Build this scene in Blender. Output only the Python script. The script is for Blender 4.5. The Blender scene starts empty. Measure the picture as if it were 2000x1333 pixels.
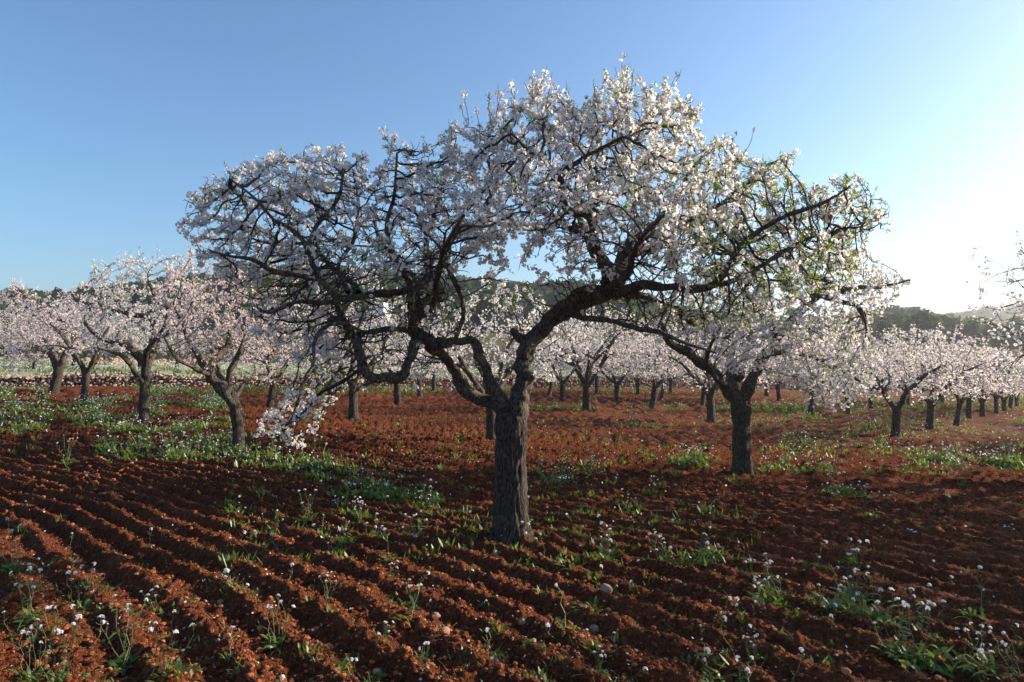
import bpy, math, random
import numpy as np
from mathutils import Vector

rng = np.random.default_rng(7)
random.seed(7)
scene = bpy.context.scene
col = scene.collection

# ------------------------------------------------------------------ camera, sky, sun, exposure
F = 2000.0 / 36.0 * 24.0            # focal length in photo pixels (24 mm lens, photo 2000 px wide)
EYE = 1.6
PITCH = math.atan((690.0 - 666.5) / F)
cam_d = bpy.data.cameras.new("camera")
cam_d.lens = 24.0
cam_d.sensor_width = 36.0
cam_d.clip_start = 0.05
cam_d.clip_end = 6000.0
cam = bpy.data.objects.new("camera", cam_d)
col.objects.link(cam)
cam.location = (0, 0, EYE)
cam.rotation_euler = (math.pi / 2 + PITCH, 0, 0)
scene.camera = cam

SUN_AZ = math.radians(72.0)         # to the right of the view direction (+Y)
SUN_EL = math.radians(19.0)
world = bpy.data.worlds.new("World")
scene.world = world
world.use_nodes = True
wn = world.node_tree.nodes
wl = world.node_tree.links
bg = wn["Background"]
sky = wn.new("ShaderNodeTexSky")
sky.sky_type = 'NISHITA'
sky.sun_disc = False
sky.sun_elevation = SUN_EL
sky.sun_rotation = SUN_AZ
sky.air_density = 1.0
sky.dust_density = 1.1
sky.ozone_density = 4.6
tint = wn.new("ShaderNodeMix"); tint.data_type = 'RGBA'; tint.blend_type = 'MULTIPLY'; tint.inputs[0].default_value = 1.0
tint.inputs[7].default_value = (0.90, 0.98, 0.97, 1)          # colour balance of the clear sky
wl.new(sky.outputs[0], tint.inputs[6]); wl.new(tint.outputs[2], bg.inputs[0])
bg.inputs[1].default_value = 0.105

sun_d = bpy.data.lights.new("sun", 'SUN')
sun_d.energy = 5.0
sun_d.angle = math.radians(0.5)
sun_d.color = (1.0, 0.86, 0.68)
sun = bpy.data.objects.new("sun", sun_d)
col.objects.link(sun)
sdir = Vector((math.sin(SUN_AZ) * math.cos(SUN_EL), math.cos(SUN_AZ) * math.cos(SUN_EL), math.sin(SUN_EL)))
sun.rotation_euler = sdir.to_track_quat('Z', 'Y').to_euler()
sun.location = (30, 15, 20)

scene.view_settings.view_transform = 'Standard'
scene.view_settings.look = 'None'
scene.view_settings.exposure = 1.12
scene.view_settings.gamma = 1.0
scene.view_settings.use_curve_mapping = False
scene.render.engine = 'CYCLES'
scene.cycles.max_bounces = 8
scene.cycles.transparent_max_bounces = 8

# ------------------------------------------------------------------ numpy noise
def _h(ix, iy, iz, seed):
    n = (ix.astype(np.int64) * 374761393 + iy.astype(np.int64) * 668265263 + iz.astype(np.int64) * 2147483647 + seed * 974634777) & 0xFFFFFFFF
    n = ((n ^ (n >> 13)) * 1274126177) & 0xFFFFFFFF
    n = ((n ^ (n >> 16)) * 2246822519) & 0xFFFFFFFF
    n = n ^ (n >> 15)
    return (n & 0xFFFFFF) / float(0x1000000)

def vnoise(x, y, seed=0):
    ix = np.floor(x); iy = np.floor(y)
    fx = x - ix; fy = y - iy
    fx = fx * fx * (3 - 2 * fx); fy = fy * fy * (3 - 2 * fy)
    z = np.zeros_like(ix)
    a = _h(ix, iy, z, seed); b = _h(ix + 1, iy, z, seed)
    c = _h(ix, iy + 1, z, seed); d = _h(ix + 1, iy + 1, z, seed)
    return (a + (b - a) * fx) * (1 - fy) + (c + (d - c) * fx) * fy

def vnoise3(x, y, z, seed=0):
    ix = np.floor(x); iy = np.floor(y); iz = np.floor(z)
    fx = x - ix; fy = y - iy; fz = z - iz
    fx = fx * fx * (3 - 2 * fx); fy = fy * fy * (3 - 2 * fy); fz = fz * fz * (3 - 2 * fz)
    r = 0
    for dx in (0, 1):
        for dy in (0, 1):
            for dz in (0, 1):
                w = (fx if dx else 1 - fx) * (fy if dy else 1 - fy) * (fz if dz else 1 - fz)
                r = r + w * _h(ix + dx, iy + dy, iz + dz, seed)
    return r

def fbm(x, y, seed=0, octv=4):
    r = 0; a = 0.5; t = 0
    for i in range(octv):
        r = r + a * vnoise(x * 2 ** i + 17.3 * i, y * 2 ** i - 9.1 * i, seed + i); t += a; a *= 0.5
    return r / t

def worley(x, y, seed=0):
    ix = np.floor(x); iy = np.floor(y)
    best = np.full(x.shape, 9.0); rid = np.zeros(x.shape)
    z = np.zeros_like(ix)
    for dx in (-1, 0, 1):
        for dy in (-1, 0, 1):
            cx = ix + dx; cy = iy + dy
            px = cx + _h(cx, cy, z, seed); py = cy + _h(cx, cy, z, seed + 1)
            d = (px - x) ** 2 + (py - y) ** 2
            m = d < best
            best = np.where(m, d, best)
            rid = np.where(m, _h(cx, cy, z, seed + 2), rid)
    return np.sqrt(best), rid

def sstep(a, b, x):
    t = np.clip((x - a) / (b - a), 0, 1)
    return t * t * (3 - 2 * t)

# ------------------------------------------------------------------ picture -> place
CP, SP = math.cos(PITCH), math.sin(PITCH)
def ray(px, py):
    u = (np.asarray(px, float) - 1000.0) / F
    v = (666.5 - np.asarray(py, float)) / F
    return u, CP - v * SP, SP + v * CP

def P(px, py, Y):
    rx, ry, rz = ray(px, py)
    t = np.asarray(Y, float) / ry
    return np.stack([rx * t, ry * t, EYE + rz * t], -1)

def project(p):
    x, y, z = p[..., 0], p[..., 1], p[..., 2] - EYE
    d = y * CP + z * SP
    v = -y * SP + z * CP
    return 1000 + F * x / d, 666.5 - F * v / d

WA = np.array([-17.5, 26.0]); WB = np.array([9.0, 41.0])       # line of the dry stone wall
WD = (WB - WA) / np.linalg.norm(WB - WA); WN = np.array([-WD[1], WD[0]])

def base_z(x, y):
    """broad lie of the land: an orchard that tilts down to the right, a terrace step behind the wall"""
    x = np.asarray(x, float); y = np.asarray(y, float)
    q = (x - WA[0]) * WN[0] + (y - WA[1]) * WN[1]
    qc = np.maximum(q, 0)
    xs = x - WN[0] * qc; ys = y - WN[1] * qc
    xc = np.clip(xs, -40, 40)
    z = -0.028 * xc - 0.006 * np.clip(ys, 0, 80)
    step = 0.38 * sstep(0.0, 0.5, q)
    return z + step

def ground_hit(px, py):
    rx, ry, rz = ray(px, py)
    t = 1.6 / np.maximum(-rz, 1e-3)
    t = np.minimum(t, 120)
    for i in range(40):
        z = base_z(rx * t, ry * t)
        t = np.clip((z - EYE) / np.minimum(rz, -1e-3), 0.5, 200)
    return rx * t, ry * t

# furrows: level curves bend towards the camera's left in the foreground
_ty = np.linspace(-5, 120, 4000)
_th = np.radians(32.5 + 15.0 * (1 - sstep(3.6, 7.5, _ty)))
_X = np.concatenate([[0], np.cumsum(0.5 * (1 / np.tan(_th[1:]) + 1 / np.tan(_th[:-1])) * np.diff(_ty))])
def soil_h(x, y, fine=True):
    r = np.hypot(x, y)
    warp = 0.30 * (fbm(x * 0.5, y * 0.5, 3, 3) - 0.5) + 0.10 * (vnoise(x * 2.1, y * 2.1, 31) - 0.5)
    s = x + np.interp(y, _ty, _X)
    ph = s / 0.43 + warp * 1.9
    c = np.cos(2 * np.pi * ph)
    k = np.floor(ph)
    amp = (0.021 + 0.026 * _h(np.floor(ph + 0.5), k * 0, k * 0, 5)) * (0.75 + 0.6 * fbm(x * 0.33, y * 0.33, 8, 3))
    fade = 1.0 + 1.1 * sstep(5.5, 12, r)
    h = amp * (c * 0.75 + 0.25 * np.cos(4 * np.pi * ph + 0.8)) * fade
    h = h + 0.06 * (fbm(x * 0.7, y * 0.7, 11, 3) - 0.5)
    if fine:
        f1 = 1 - sstep(18, 34, r); f2 = 1 - sstep(6.5, 12, r)
        h = h + (0.065 - 0.03 * sstep(6, 11, r)) * (fbm(x * 4, y * 4, 20, 4) - 0.5) + (0.03 + 0.035 * sstep(6, 15, r)) * (fbm(x * 8, y * 8, 21, 3) - 0.5)
        wx = 0.5 * (vnoise(x * 17, y * 17, 45) - 0.5); wy = 0.5 * (vnoise(x * 17, y * 17, 46) - 0.5)
        d1, i1 = worley(x * 11 + wx, y * 11 + wy, 40)
        h = h + 0.034 * i1 ** 3 * np.sqrt(np.clip(1 - (d1 / 0.55) ** 2, 0, 1)) * f1
        d2, i2 = worley(x * 24 + 3 + wx, y * 24 + wy, 50)
        h = h + 0.024 * i2 * np.sqrt(np.clip(1 - (d2 / 0.6) ** 2, 0, 1)) * f2
        h = h + 0.026 * (fbm(x * 28, y * 28, 25, 3) - 0.5) * f1
    orchard = 1 - sstep(-1.5, 0.0, (x - WA[0]) * WN[0] + (y - WA[1]) * WN[1])
    return h * orchard + (1 - orchard) * 0.12 * (fbm(x * 0.8, y * 0.8, 61, 3) - 0.5)

def ground_z(x, y, fine=True):
    x = np.asarray(x, float); y = np.asarray(y, float)
    return base_z(x, y) + soil_h(x, y, fine)

# ------------------------------------------------------------------ mesh helpers
def mesh_np(name, verts, faces, mats, mat_idx=None, smooth=False):
    """faces: list of int arrays (n,k)"""
    faces = [f for f in faces if len(f)]
    me = bpy.data.meshes.new(name)
    verts = np.ascontiguousarray(verts, np.float32)
    me.vertices.add(len(verts))
    me.vertices.foreach_set("co", verts.ravel())
    nl = sum(f.size for f in faces); nf = sum(len(f) for f in faces)
    me.loops.add(nl); me.polygons.add(nf)
    me.loops.foreach_set("vertex_index", np.concatenate([f.ravel() for f in faces]).astype(np.int32))
    tot = np.concatenate([np.full(len(f), f.shape[1]) for f in faces])
    st = np.concatenate([[0], np.cumsum(tot)[:-1]])
    me.polygons.foreach_set("loop_start", st.astype(np.int32))
    if mat_idx is not None:
        me.polygons.foreach_set("material_index", np.asarray(mat_idx, np.int32))
    me.polygons.foreach_set("use_smooth", np.full(nf, bool(smooth)))
    for m in mats:
        me.materials.append(m)
    me.update(calc_edges=True)
    return me

def link(name, me, parent=None, loc=None):
    o = bpy.data.objects.new(name, me)
    col.objects.link(o)
    if parent is not None:
        o.parent = parent
    if loc is not None:
        o.location = loc
    return o

def tag(o, label=None, cat=None, group=None, kind=None):
    if label: o["label"] = label
    if cat: o["category"] = cat
    if group: o["group"] = group
    if kind: o["kind"] = kind
    return o

def rot_from_z(n, spin):
    """(m,3,3) matrices whose z axis is n, turned by spin about it"""
    n = n / np.linalg.norm(n, axis=1, keepdims=True)
    a = np.where(np.abs(n[:, 2:3]) < 0.9, np.array([[0, 0, 1.0]]), np.array([[1.0, 0, 0]]))
    x = np.cross(a, n); x /= np.linalg.norm(x, axis=1, keepdims=True)
    y = np.cross(n, x)
    c = np.cos(spin)[:, None]; s = np.sin(spin)[:, None]
    X = x * c + y * s; Y = -x * s + y * c
    return np.stack([X, Y, n], 2)

def stamp(tv, tf_list, tmi_list, pos, R, scale):
    """copies of a template at positions -> verts, faces, mat idx"""
    m = len(pos)
    V = np.einsum('mij,vj->mvi', R, tv) * np.asarray(scale).reshape(m, 1, -1) + pos[:, None, :]
    off = (np.arange(m) * len(tv))[:, None, None]
    fs = []; mi = []
    for f, k in zip(tf_list, tmi_list):
        fs.append((f[None] + off).reshape(-1, f.shape[1]))
        mi.append(np.tile(k, m))
    return V.reshape(-1, 3), fs, mi

class Acc:
    """gathers vertices and faces for one mesh"""
    def __init__(s): s.v = []; s.f = {}; s.n = 0
    def add(s, v, f, mi=0):
        f = np.asarray(f)
        s.v.append(np.asarray(v, float)); s.f.setdefault((f.shape[1], mi), []).append(f + s.n); s.n += len(v)
    def addm(s, v, fs, mis):
        for f, mi in zip(fs, mis):
            for k in np.unique(mi):
                s.f.setdefault((f.shape[1], int(k)), []).append(f[mi == k] + s.n)
        s.v.append(v); s.n += len(v)
    def mesh(s, name, mats, smooth=False):
        F_ = []; M = []
        for (k, mi), l in s.f.items():
            a = np.concatenate(l); F_.append(a); M.append(np.full(len(a), mi))
        return mesh_np(name, np.concatenate(s.v), F_, mats, np.concatenate(M), smooth)

def tube_grid(path, rad, sides, shape=None):
    """rings along one path (parallel transport); returns verts, quads, ring angles, arc length"""
    path = np.asarray(path, float); n = len(path)
    t = np.gradient(path, axis=0); t /= np.linalg.norm(t, axis=1, keepdims=True) + 1e-12
    a = np.array([1.0, 0, 0]) if abs(t[0, 0]) < 0.8 else np.array([0, 1.0, 0])
    u = np.cross(t[0], a); u /= np.linalg.norm(u)
    U = [u]
    for i in range(1, n):
        u = u - t[i] * np.dot(u, t[i]); u /= np.linalg.norm(u) + 1e-12; U.append(u)
    U = np.array(U); W = np.cross(t, U)
    an = np.arange(sides) * 2 * np.pi / sides
    L = np.concatenate([[0], np.cumsum(np.linalg.norm(np.diff(path, axis=0), axis=1))])
    rr = np.asarray(rad)[:, None] * np.ones((1, sides))
    if shape is not None:
        rr = rr * shape(an[None, :], L[:, None], path)
    V = path[:, None] + rr[..., None] * (np.cos(an)[None, :, None] * U[:, None] + np.sin(an)[None, :, None] * W[:, None])
    i = np.arange(n - 1)[:, None] * sides; j = np.arange(sides)[None]; j2 = (j + 1) % sides
    q = np.stack([i + j, i + j2, i + sides + j2, i + sides + j], -1).reshape(-1, 4)
    return V.reshape(-1, 3), q

def smooth_path(pts, step):
    """Catmull-Rom through rows of numbers (first three are x,y,z), resampled at about step"""
    p = np.asarray(pts, float)
    if len(p) == 2:
        p = np.array([p[0], (p[0] + p[1]) / 2, p[1]])
    e = np.vstack([2 * p[0] - p[1], p, 2 * p[-1] - p[-2]])
    out = []
    for i in range(1, len(e) - 2):
        d = np.linalg.norm(e[i + 1, :3] - e[i, :3]); k = max(2, int(round(d / step)))
        for s in np.arange(k) / k:
            out.append(0.5 * (2 * e[i] + (e[i + 1] - e[i - 1]) * s + (2 * e[i - 1] - 5 * e[i] + 4 * e[i + 1] - e[i + 2]) * s ** 2
                              + (-e[i - 1] + 3 * e[i] - 3 * e[i + 1] + e[i + 2]) * s ** 3))
    out.append(e[-2])
    return np.array(out)

# ------------------------------------------------------------------ materials
def mat(name):
    m = bpy.data.materials.new(name); m.use_nodes = True
    nt = m.node_tree
    b = nt.nodes["Principled BSDF"]
    return m, nt.nodes, nt.links, b

def ramp(n, stops):
    r = n.new("ShaderNodeValToRGB")
    while len(r.color_ramp.elements) < len(stops): r.color_ramp.elements.new(0.5)
    for e, (p, c) in zip(r.color_ramp.elements, stops):
        e.position = p; e.color = (*c, 1)
    return r

def noise_node(n, l, scale, detail=4, rough=0.6, coord="Object"):
    tc = n.new("ShaderNodeTexCoord"); t = n.new("ShaderNodeTexNoise")
    t.inputs["Scale"].default_value = scale; t.inputs["Detail"].default_value = detail; t.inputs["Roughness"].default_value = rough
    l.new(tc.outputs[coord], t.inputs["Vector"])
    return t

def bump(n, l, b, h, strength, dist):
    k = n.new("ShaderNodeBump"); k.inputs["Strength"].default_value = strength; k.inputs["Distance"].default_value = dist
    l.new(h, k.inputs["Height"]); l.new(k.outputs[0], b.inputs["Normal"])

def m_soil():
    m, n, l, b = mat("red_soil")
    t1 = noise_node(n, l, 1.3, 5, 0.6); t2 = noise_node(n, l, 34, 6, 0.7)
    tc = t2.inputs["Vector"].links[0].from_socket
    def vor(scale):
        v = n.new("ShaderNodeTexVoronoi"); v.inputs["Scale"].default_value = scale; l.new(tc, v.inputs["Vector"]); return v
    v1, v2 = vor(38), vor(85)
    def mth(op, a_, b_, c_=None):
        k = n.new("ShaderNodeMath"); k.operation = op
        for i, q_ in enumerate((a_, b_, c_)):
            if q_ is None: continue
            if isinstance(q_, (int, float)): k.inputs[i].default_value = q_
            else: l.new(q_, k.inputs[i])
        return k.outputs[0]
    r1 = ramp(n, [(0.30, (0.080, 0.021, 0.009)), (0.5, (0.205, 0.057, 0.022)), (0.70, (0.38, 0.132, 0.053))])
    sep = n.new("ShaderNodeSeparateColor"); l.new(v2.outputs["Color"], sep.inputs[0])
    sep1 = n.new("ShaderNodeSeparateColor"); l.new(v1.outputs["Color"], sep1.inputs[0])
    k = mth('MULTIPLY', t1.outputs[0], 0.30); k = mth('MULTIPLY_ADD', t2.outputs[0], 0.40, k)
    k = mth('MULTIPLY_ADD', sep.outputs[0], 0.15, k); k = mth('MULTIPLY_ADD', sep1.outputs[0], 0.15, k)
    l.new(k, r1.inputs[0]); l.new(r1.outputs[0], b.inputs["Base Color"])
    b.inputs["Roughness"].default_value = 0.95; b.inputs["Specular IOR Level"].default_value = 0.12
    t3 = noise_node(n, l, 110, 6, 0.75); t4 = noise_node(n, l, 22, 4, 0.7)
    h = mth('MULTIPLY_ADD', t4.outputs[0], 2.2, t3.outputs[0])
    h = mth('MULTIPLY_ADD', v1.outputs["Distance"], -1.3, h); h = mth('MULTIPLY_ADD', v2.outputs["Distance"], -0.7, h)
    bump(n, l, b, h, 1.0, 0.045)
    return m

def m_random(name, stops, rough=0.9, spec=0.2, noise_scale=None, bump_scale=None, bs=0.6, bd=0.01):
    m, n, l, b = mat(name)
    g = n.new("ShaderNodeNewGeometry")
    r = ramp(n, stops)
    if noise_scale:
        t = noise_node(n, l, noise_scale, 5, 0.6)
        mx = n.new("ShaderNodeMix"); mx.data_type = 'FLOAT'; mx.inputs[0].default_value = 0.5
        l.new(g.outputs["Random Per Island"], mx.inputs[2]); l.new(t.outputs[0], mx.inputs[3]); l.new(mx.outputs[0], r.inputs[0])
    else:
        l.new(g.outputs["Random Per Island"], r.inputs[0])
    l.new(r.outputs[0], b.inputs["Base Color"])
    b.inputs["Roughness"].default_value = rough; b.inputs["Specular IOR Level"].default_value = spec
    if bump_scale:
        t3 = noise_node(n, l, bump_scale, 5, 0.7); bump(n, l, b, t3.outputs[0], bs, bd)
    return m

def m_thin(name, stops, trans=0.5, tint=(1, 1, 1), gloss=0.0):
    """petals and leaves: diffuse plus light shining through"""
    m, n, l, b = mat(name)
    out = n["Material Output"]; n.remove(b)
    g = n.new("ShaderNodeNewGeometry"); r = ramp(n, stops); l.new(g.outputs["Random Per Island"], r.inputs[0])
    d = n.new("ShaderNodeBsdfDiffuse"); t = n.new("ShaderNodeBsdfTranslucent"); mx = n.new("ShaderNodeMixShader")
    mx.inputs[0].default_value = trans
    mul = n.new("ShaderNodeMix"); mul.data_type = 'RGBA'; mul.blend_type = 'MULTIPLY'; mul.inputs[0].default_value = 1
    l.new(r.outputs[0], mul.inputs[6]); mul.inputs[7].default_value = (*tint, 1)
    l.new(r.outputs[0], d.inputs[0]); l.new(mul.outputs[2], t.inputs[0])
    l.new(d.outputs[0], mx.inputs[1]); l.new(t.outputs[0], mx.inputs[2])
    last = mx
    if gloss:
        gl = n.new("ShaderNodeBsdfGlossy"); gl.inputs["Roughness"].default_value = 0.45
        m2 = n.new("ShaderNodeMixShader"); m2.inputs[0].default_value = gloss
        l.new(mx.outputs[0], m2.inputs[1]); l.new(gl.outputs[0], m2.inputs[2]); last = m2
    l.new(last.outputs[0], out.inputs[0])
    return m

def m_bark(name, lichen=0.5, dark=1.0, stretch=1.0):
    m, n, l, b = mat(name)
    t1 = noise_node(n, l, 48, 4, 0.65)
    mp = n.new("ShaderNodeMapping"); mp.inputs["Scale"].default_value = (1.6, 1.6, stretch)
    l.new(t1.inputs["Vector"].links[0].from_socket, mp.inputs[0]); l.new(mp.outputs[0], t1.inputs["Vector"]); t2 = noise_node(n, l, 7, 4, 0.6); t3 = noise_node(n, l, 70, 5, 0.7)
    r1 = ramp(n, [(0.38, tuple(dark * c for c in (0.018, 0.014, 0.012))), (0.50, tuple(dark * c for c in (0.085, 0.066, 0.054))), (0.66, tuple(dark * c for c in (0.21, 0.175, 0.145)))])
    l.new(t1.outputs[0], r1.inputs[0])
    r2 = ramp(n, [(0.0, (0.10, 0.10, 0.035)), (1.0, (0.24, 0.23, 0.15))]); l.new(t3.outputs[0], r2.inputs[0])
    msk = ramp(n, [(0.62 - 0.12 * lichen, (0, 0, 0)), (0.72 - 0.08 * lichen, (1, 1, 1))]); l.new(t2.outputs[0], msk.inputs[0])
    mu = n.new("ShaderNodeMath"); mu.operation = 'MULTIPLY'; mu.inputs[1].default_value = lichen
    l.new(msk.outputs[0], mu.inputs[0])
    mx = n.new("ShaderNodeMix"); mx.data_type = 'RGBA'
    l.new(mu.outputs[0], mx.inputs[0]); l.new(r1.outputs[0], mx.inputs[6]); l.new(r2.outputs[0], mx.inputs[7])
    l.new(mx.outputs[2], b.inputs["Base Color"])
    b.inputs["Roughness"].default_value = 0.92; b.inputs["Specular IOR Level"].default_value = 0.2
    bump(n, l, b, t1.outputs[0], 1.0, 0.03)
    return m

M_SOIL = m_soil()
M_CLOD = m_random("soil_clods", [(0.0, (0.11, 0.030, 0.012)), (0.5, (0.25, 0.075, 0.029)), (0.96, (0.39, 0.145, 0.060)), (1.0, (0.34, 0.24, 0.17))], 0.95, 0.12, None, 60, 0.7, 0.008)
M_TRUNK = m_bark("old_trunk_bark", 0.22, 0.62, 0.34)
M_LIMB = m_bark("lichened_limb_bark", 0.7, 1.0, 0.6)
M_TWIG = m_random("twig_bark", [(0, (0.022, 0.017, 0.015)), (0.6, (0.045, 0.035, 0.030)), (1, (0.10, 0.085, 0.078))], 0.85, 0.25)
M_PETAL = m_thin("white_petals", [(0, (0.84, 0.79, 0.79)), (0.5, (0.87, 0.84, 0.83)), (1, (0.88, 0.87, 0.83))], 0.55, (1.0, 0.98, 0.93))
M_PETAL_P = m_thin("pale_pink_petals", [(0, (0.82, 0.70, 0.72)), (0.5, (0.86, 0.79, 0.79)), (1, (0.87, 0.84, 0.81))], 0.54, (1.0, 0.96, 0.93))
M_PETAL_PP = m_thin("rosy_petals", [(0, (0.76, 0.58, 0.58)), (0.5, (0.83, 0.72, 0.71)), (1, (0.86, 0.81, 0.78))], 0.50, (1.0, 0.95, 0.92))
M_EYE = m_random("blossom_centres", [(0, (0.14, 0.03, 0.04)), (0.6, (0.22, 0.06, 0.06)), (1, (0.32, 0.17, 0.07))], 0.8)
M_LEAF = m_thin("young_leaves", [(0, (0.075, 0.13, 0.022)), (0.6, (0.125, 0.20, 0.035)), (1, (0.19, 0.25, 0.05))], 0.55, (1.7, 1.6, 0.5), 0.03)
M_WLEAF = m_thin("weed_leaves", [(0, (0.055, 0.110, 0.026)), (0.5, (0.100, 0.170, 0.036)), (0.85, (0.15, 0.21, 0.055)), (1, (0.24, 0.21, 0.08))], 0.45, (1.5, 1.45, 0.5), 0.04)
M_WSTEM = m_random("weed_stems", [(0, (0.10, 0.13, 0.05)), (1, (0.22, 0.20, 0.10))], 0.7)
M_WFLOW = m_thin("rocket_flowers", [(0, (0.80, 0.78, 0.80)), (1, (0.86, 0.86, 0.84))], 0.45)
M_DRY = m_random("dry_grass", [(0, (0.28, 0.22, 0.12)), (1, (0.42, 0.34, 0.20))], 0.8)
M_STONE = m_random("field_stones", [(0, (0.20, 0.09, 0.055)), (0.5, (0.30, 0.19, 0.13)), (1, (0.45, 0.38, 0.31))], 0.9, 0.2, 9, 40, 0.5, 0.01)
M_WALL = m_random("wall_stones", [(0.1, (0.15, 0.095, 0.070)), (0.45, (0.30, 0.205, 0.155)), (0.9, (0.46, 0.37, 0.30))], 0.9, 0.2, 6, 30, 0.6, 0.02)
M_CORE = m_random("wall_core", [(0, (0.05, 0.035, 0.028)), (1, (0.07, 0.05, 0.04))], 1.0)
M_FIELD = m_random("pale_flowering_field", [(0.2, (0.20, 0.21, 0.12)), (0.5, (0.33, 0.34, 0.22)), (0.8, (0.46, 0.45, 0.34))], 1.0, 0.1, 0.9)
M_HILL = m_random("hill_ground", [(0.2, (0.045, 0.055, 0.025)), (0.55, (0.085, 0.09, 0.04)), (0.85, (0.16, 0.125, 0.065))], 1.0, 0.1, 0.035)
M_PINE = m_thin("pine_foliage", [(0, (0.040, 0.065, 0.034)), (0.6, (0.065, 0.095, 0.040)), (1, (0.11, 0.13, 0.05))], 0.3)
M_BUSH = m_thin("bush_foliage", [(0, (0.035, 0.055, 0.018)), (0.6, (0.065, 0.09, 0.028)), (1, (0.11, 0.125, 0.04))], 0.25)
M_WHITE = m_random("white_render", [(0, (0.56, 0.57, 0.58)), (1, (0.62, 0.63, 0.64))], 0.9, 0.2)
M_TILE = m_random("roof_tiles", [(0, (0.26, 0.12, 0.07)), (1, (0.34, 0.19, 0.12))], 0.9)
M_GLASS = m_random("dark_window_glass", [(0, (0.03, 0.035, 0.04)), (1, (0.04, 0.045, 0.05))], 0.15, 0.5)
M_WOOD = m_random("painted_shutters", [(0, (0.10, 0.13, 0.09)), (1, (0.13, 0.16, 0.11))], 0.7)

# ------------------------------------------------------------------ ground
def polar_sheet(r0, r1, nr, a0, a1, na, zf, r=None):
    if r is None: r = r0 * (r1 / r0) ** (np.arange(nr) / (nr - 1))
    a = np.radians(np.linspace(a0, a1, na))
    R, A = np.meshgrid(r, a, indexing='ij')
    x = R * np.sin(A); y = R * np.cos(A)
    z = zf(x, y)
    V = np.stack([x, y, z], -1).reshape(-1, 3)
    i = np.arange(nr - 1)[:, None] * na; j = np.arange(na - 1)[None]
    q = np.stack([i + j, i + j + 1, i + na + j + 1, i + na + j], -1).reshape(-1, 4)
    return V, q

_r = [2.1]
while _r[-1] < 47: _r.append(_r[-1] + min(0.00070 * _r[-1] ** 2, 0.0100 * _r[-1]))
V, q = polar_sheet(0, 0, len(_r), -43, 43, 410, lambda x, y: ground_z(x, y), np.array(_r))
cen = V[q].mean(1)
qq = (cen[:, 0] - WA[0]) * WN[0] + (cen[:, 1] - WA[1]) * WN[1]
keep = qq < 0.9
q = q[keep]
used = np.unique(q); remap = np.full(len(V), -1); remap[used] = np.arange(len(used))
o = link("orchard_soil", mesh_np("orchard_soil", V[used], [remap[q]], [M_SOIL], None, True))
tag(o, "ploughed red soil of the almond orchard, in shallow furrows", kind="structure")

# the same land all round and out to the horizon, as one coarse sheet just under the fine one
def far_z(x, y):
    r = np.hypot(x, y)
    return base_z(x, y) - 0.22 - 0.012 * np.clip(r - 60, 0, 60)
V, q = polar_sheet(0.3, 930, 90, -180, 180, 121, far_z)
o = link("ground", mesh_np("ground", V, [q], [M_SOIL], None, True))
tag(o, "red earth of the valley floor", kind="structure")

# pale field behind the wall
u = np.linspace(-75, 70, 150); w = np.concatenate([np.linspace(0.25, 30, 70), np.linspace(31, 75, 40)])
U_, W_ = np.meshgrid(u, w, indexing='ij')
x = WA[0] + WD[0] * (U_ + 15) + WN[0] * W_; y = WA[1] + WD[1] * (U_ + 15) + WN[1] * W_
z = base_z(x, y) + 0.10 + 0.10 * (fbm(x * 0.6, y * 0.6, 77, 3) - 0.5)
V = np.stack([x, y, z], -1).reshape(-1, 3)
i = np.arange(len(u) - 1)[:, None] * len(w); j = np.arange(len(w) - 1)[None]
q = np.stack([i + j, i + len(w) + j, i + len(w) + j + 1, i + j + 1], -1).reshape(-1, 4)
o = link("field", mesh_np("field", V, [q], [M_FIELD], None, True))
tag(o, "pale field of white weeds on the terrace behind the wall", kind="structure")

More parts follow.
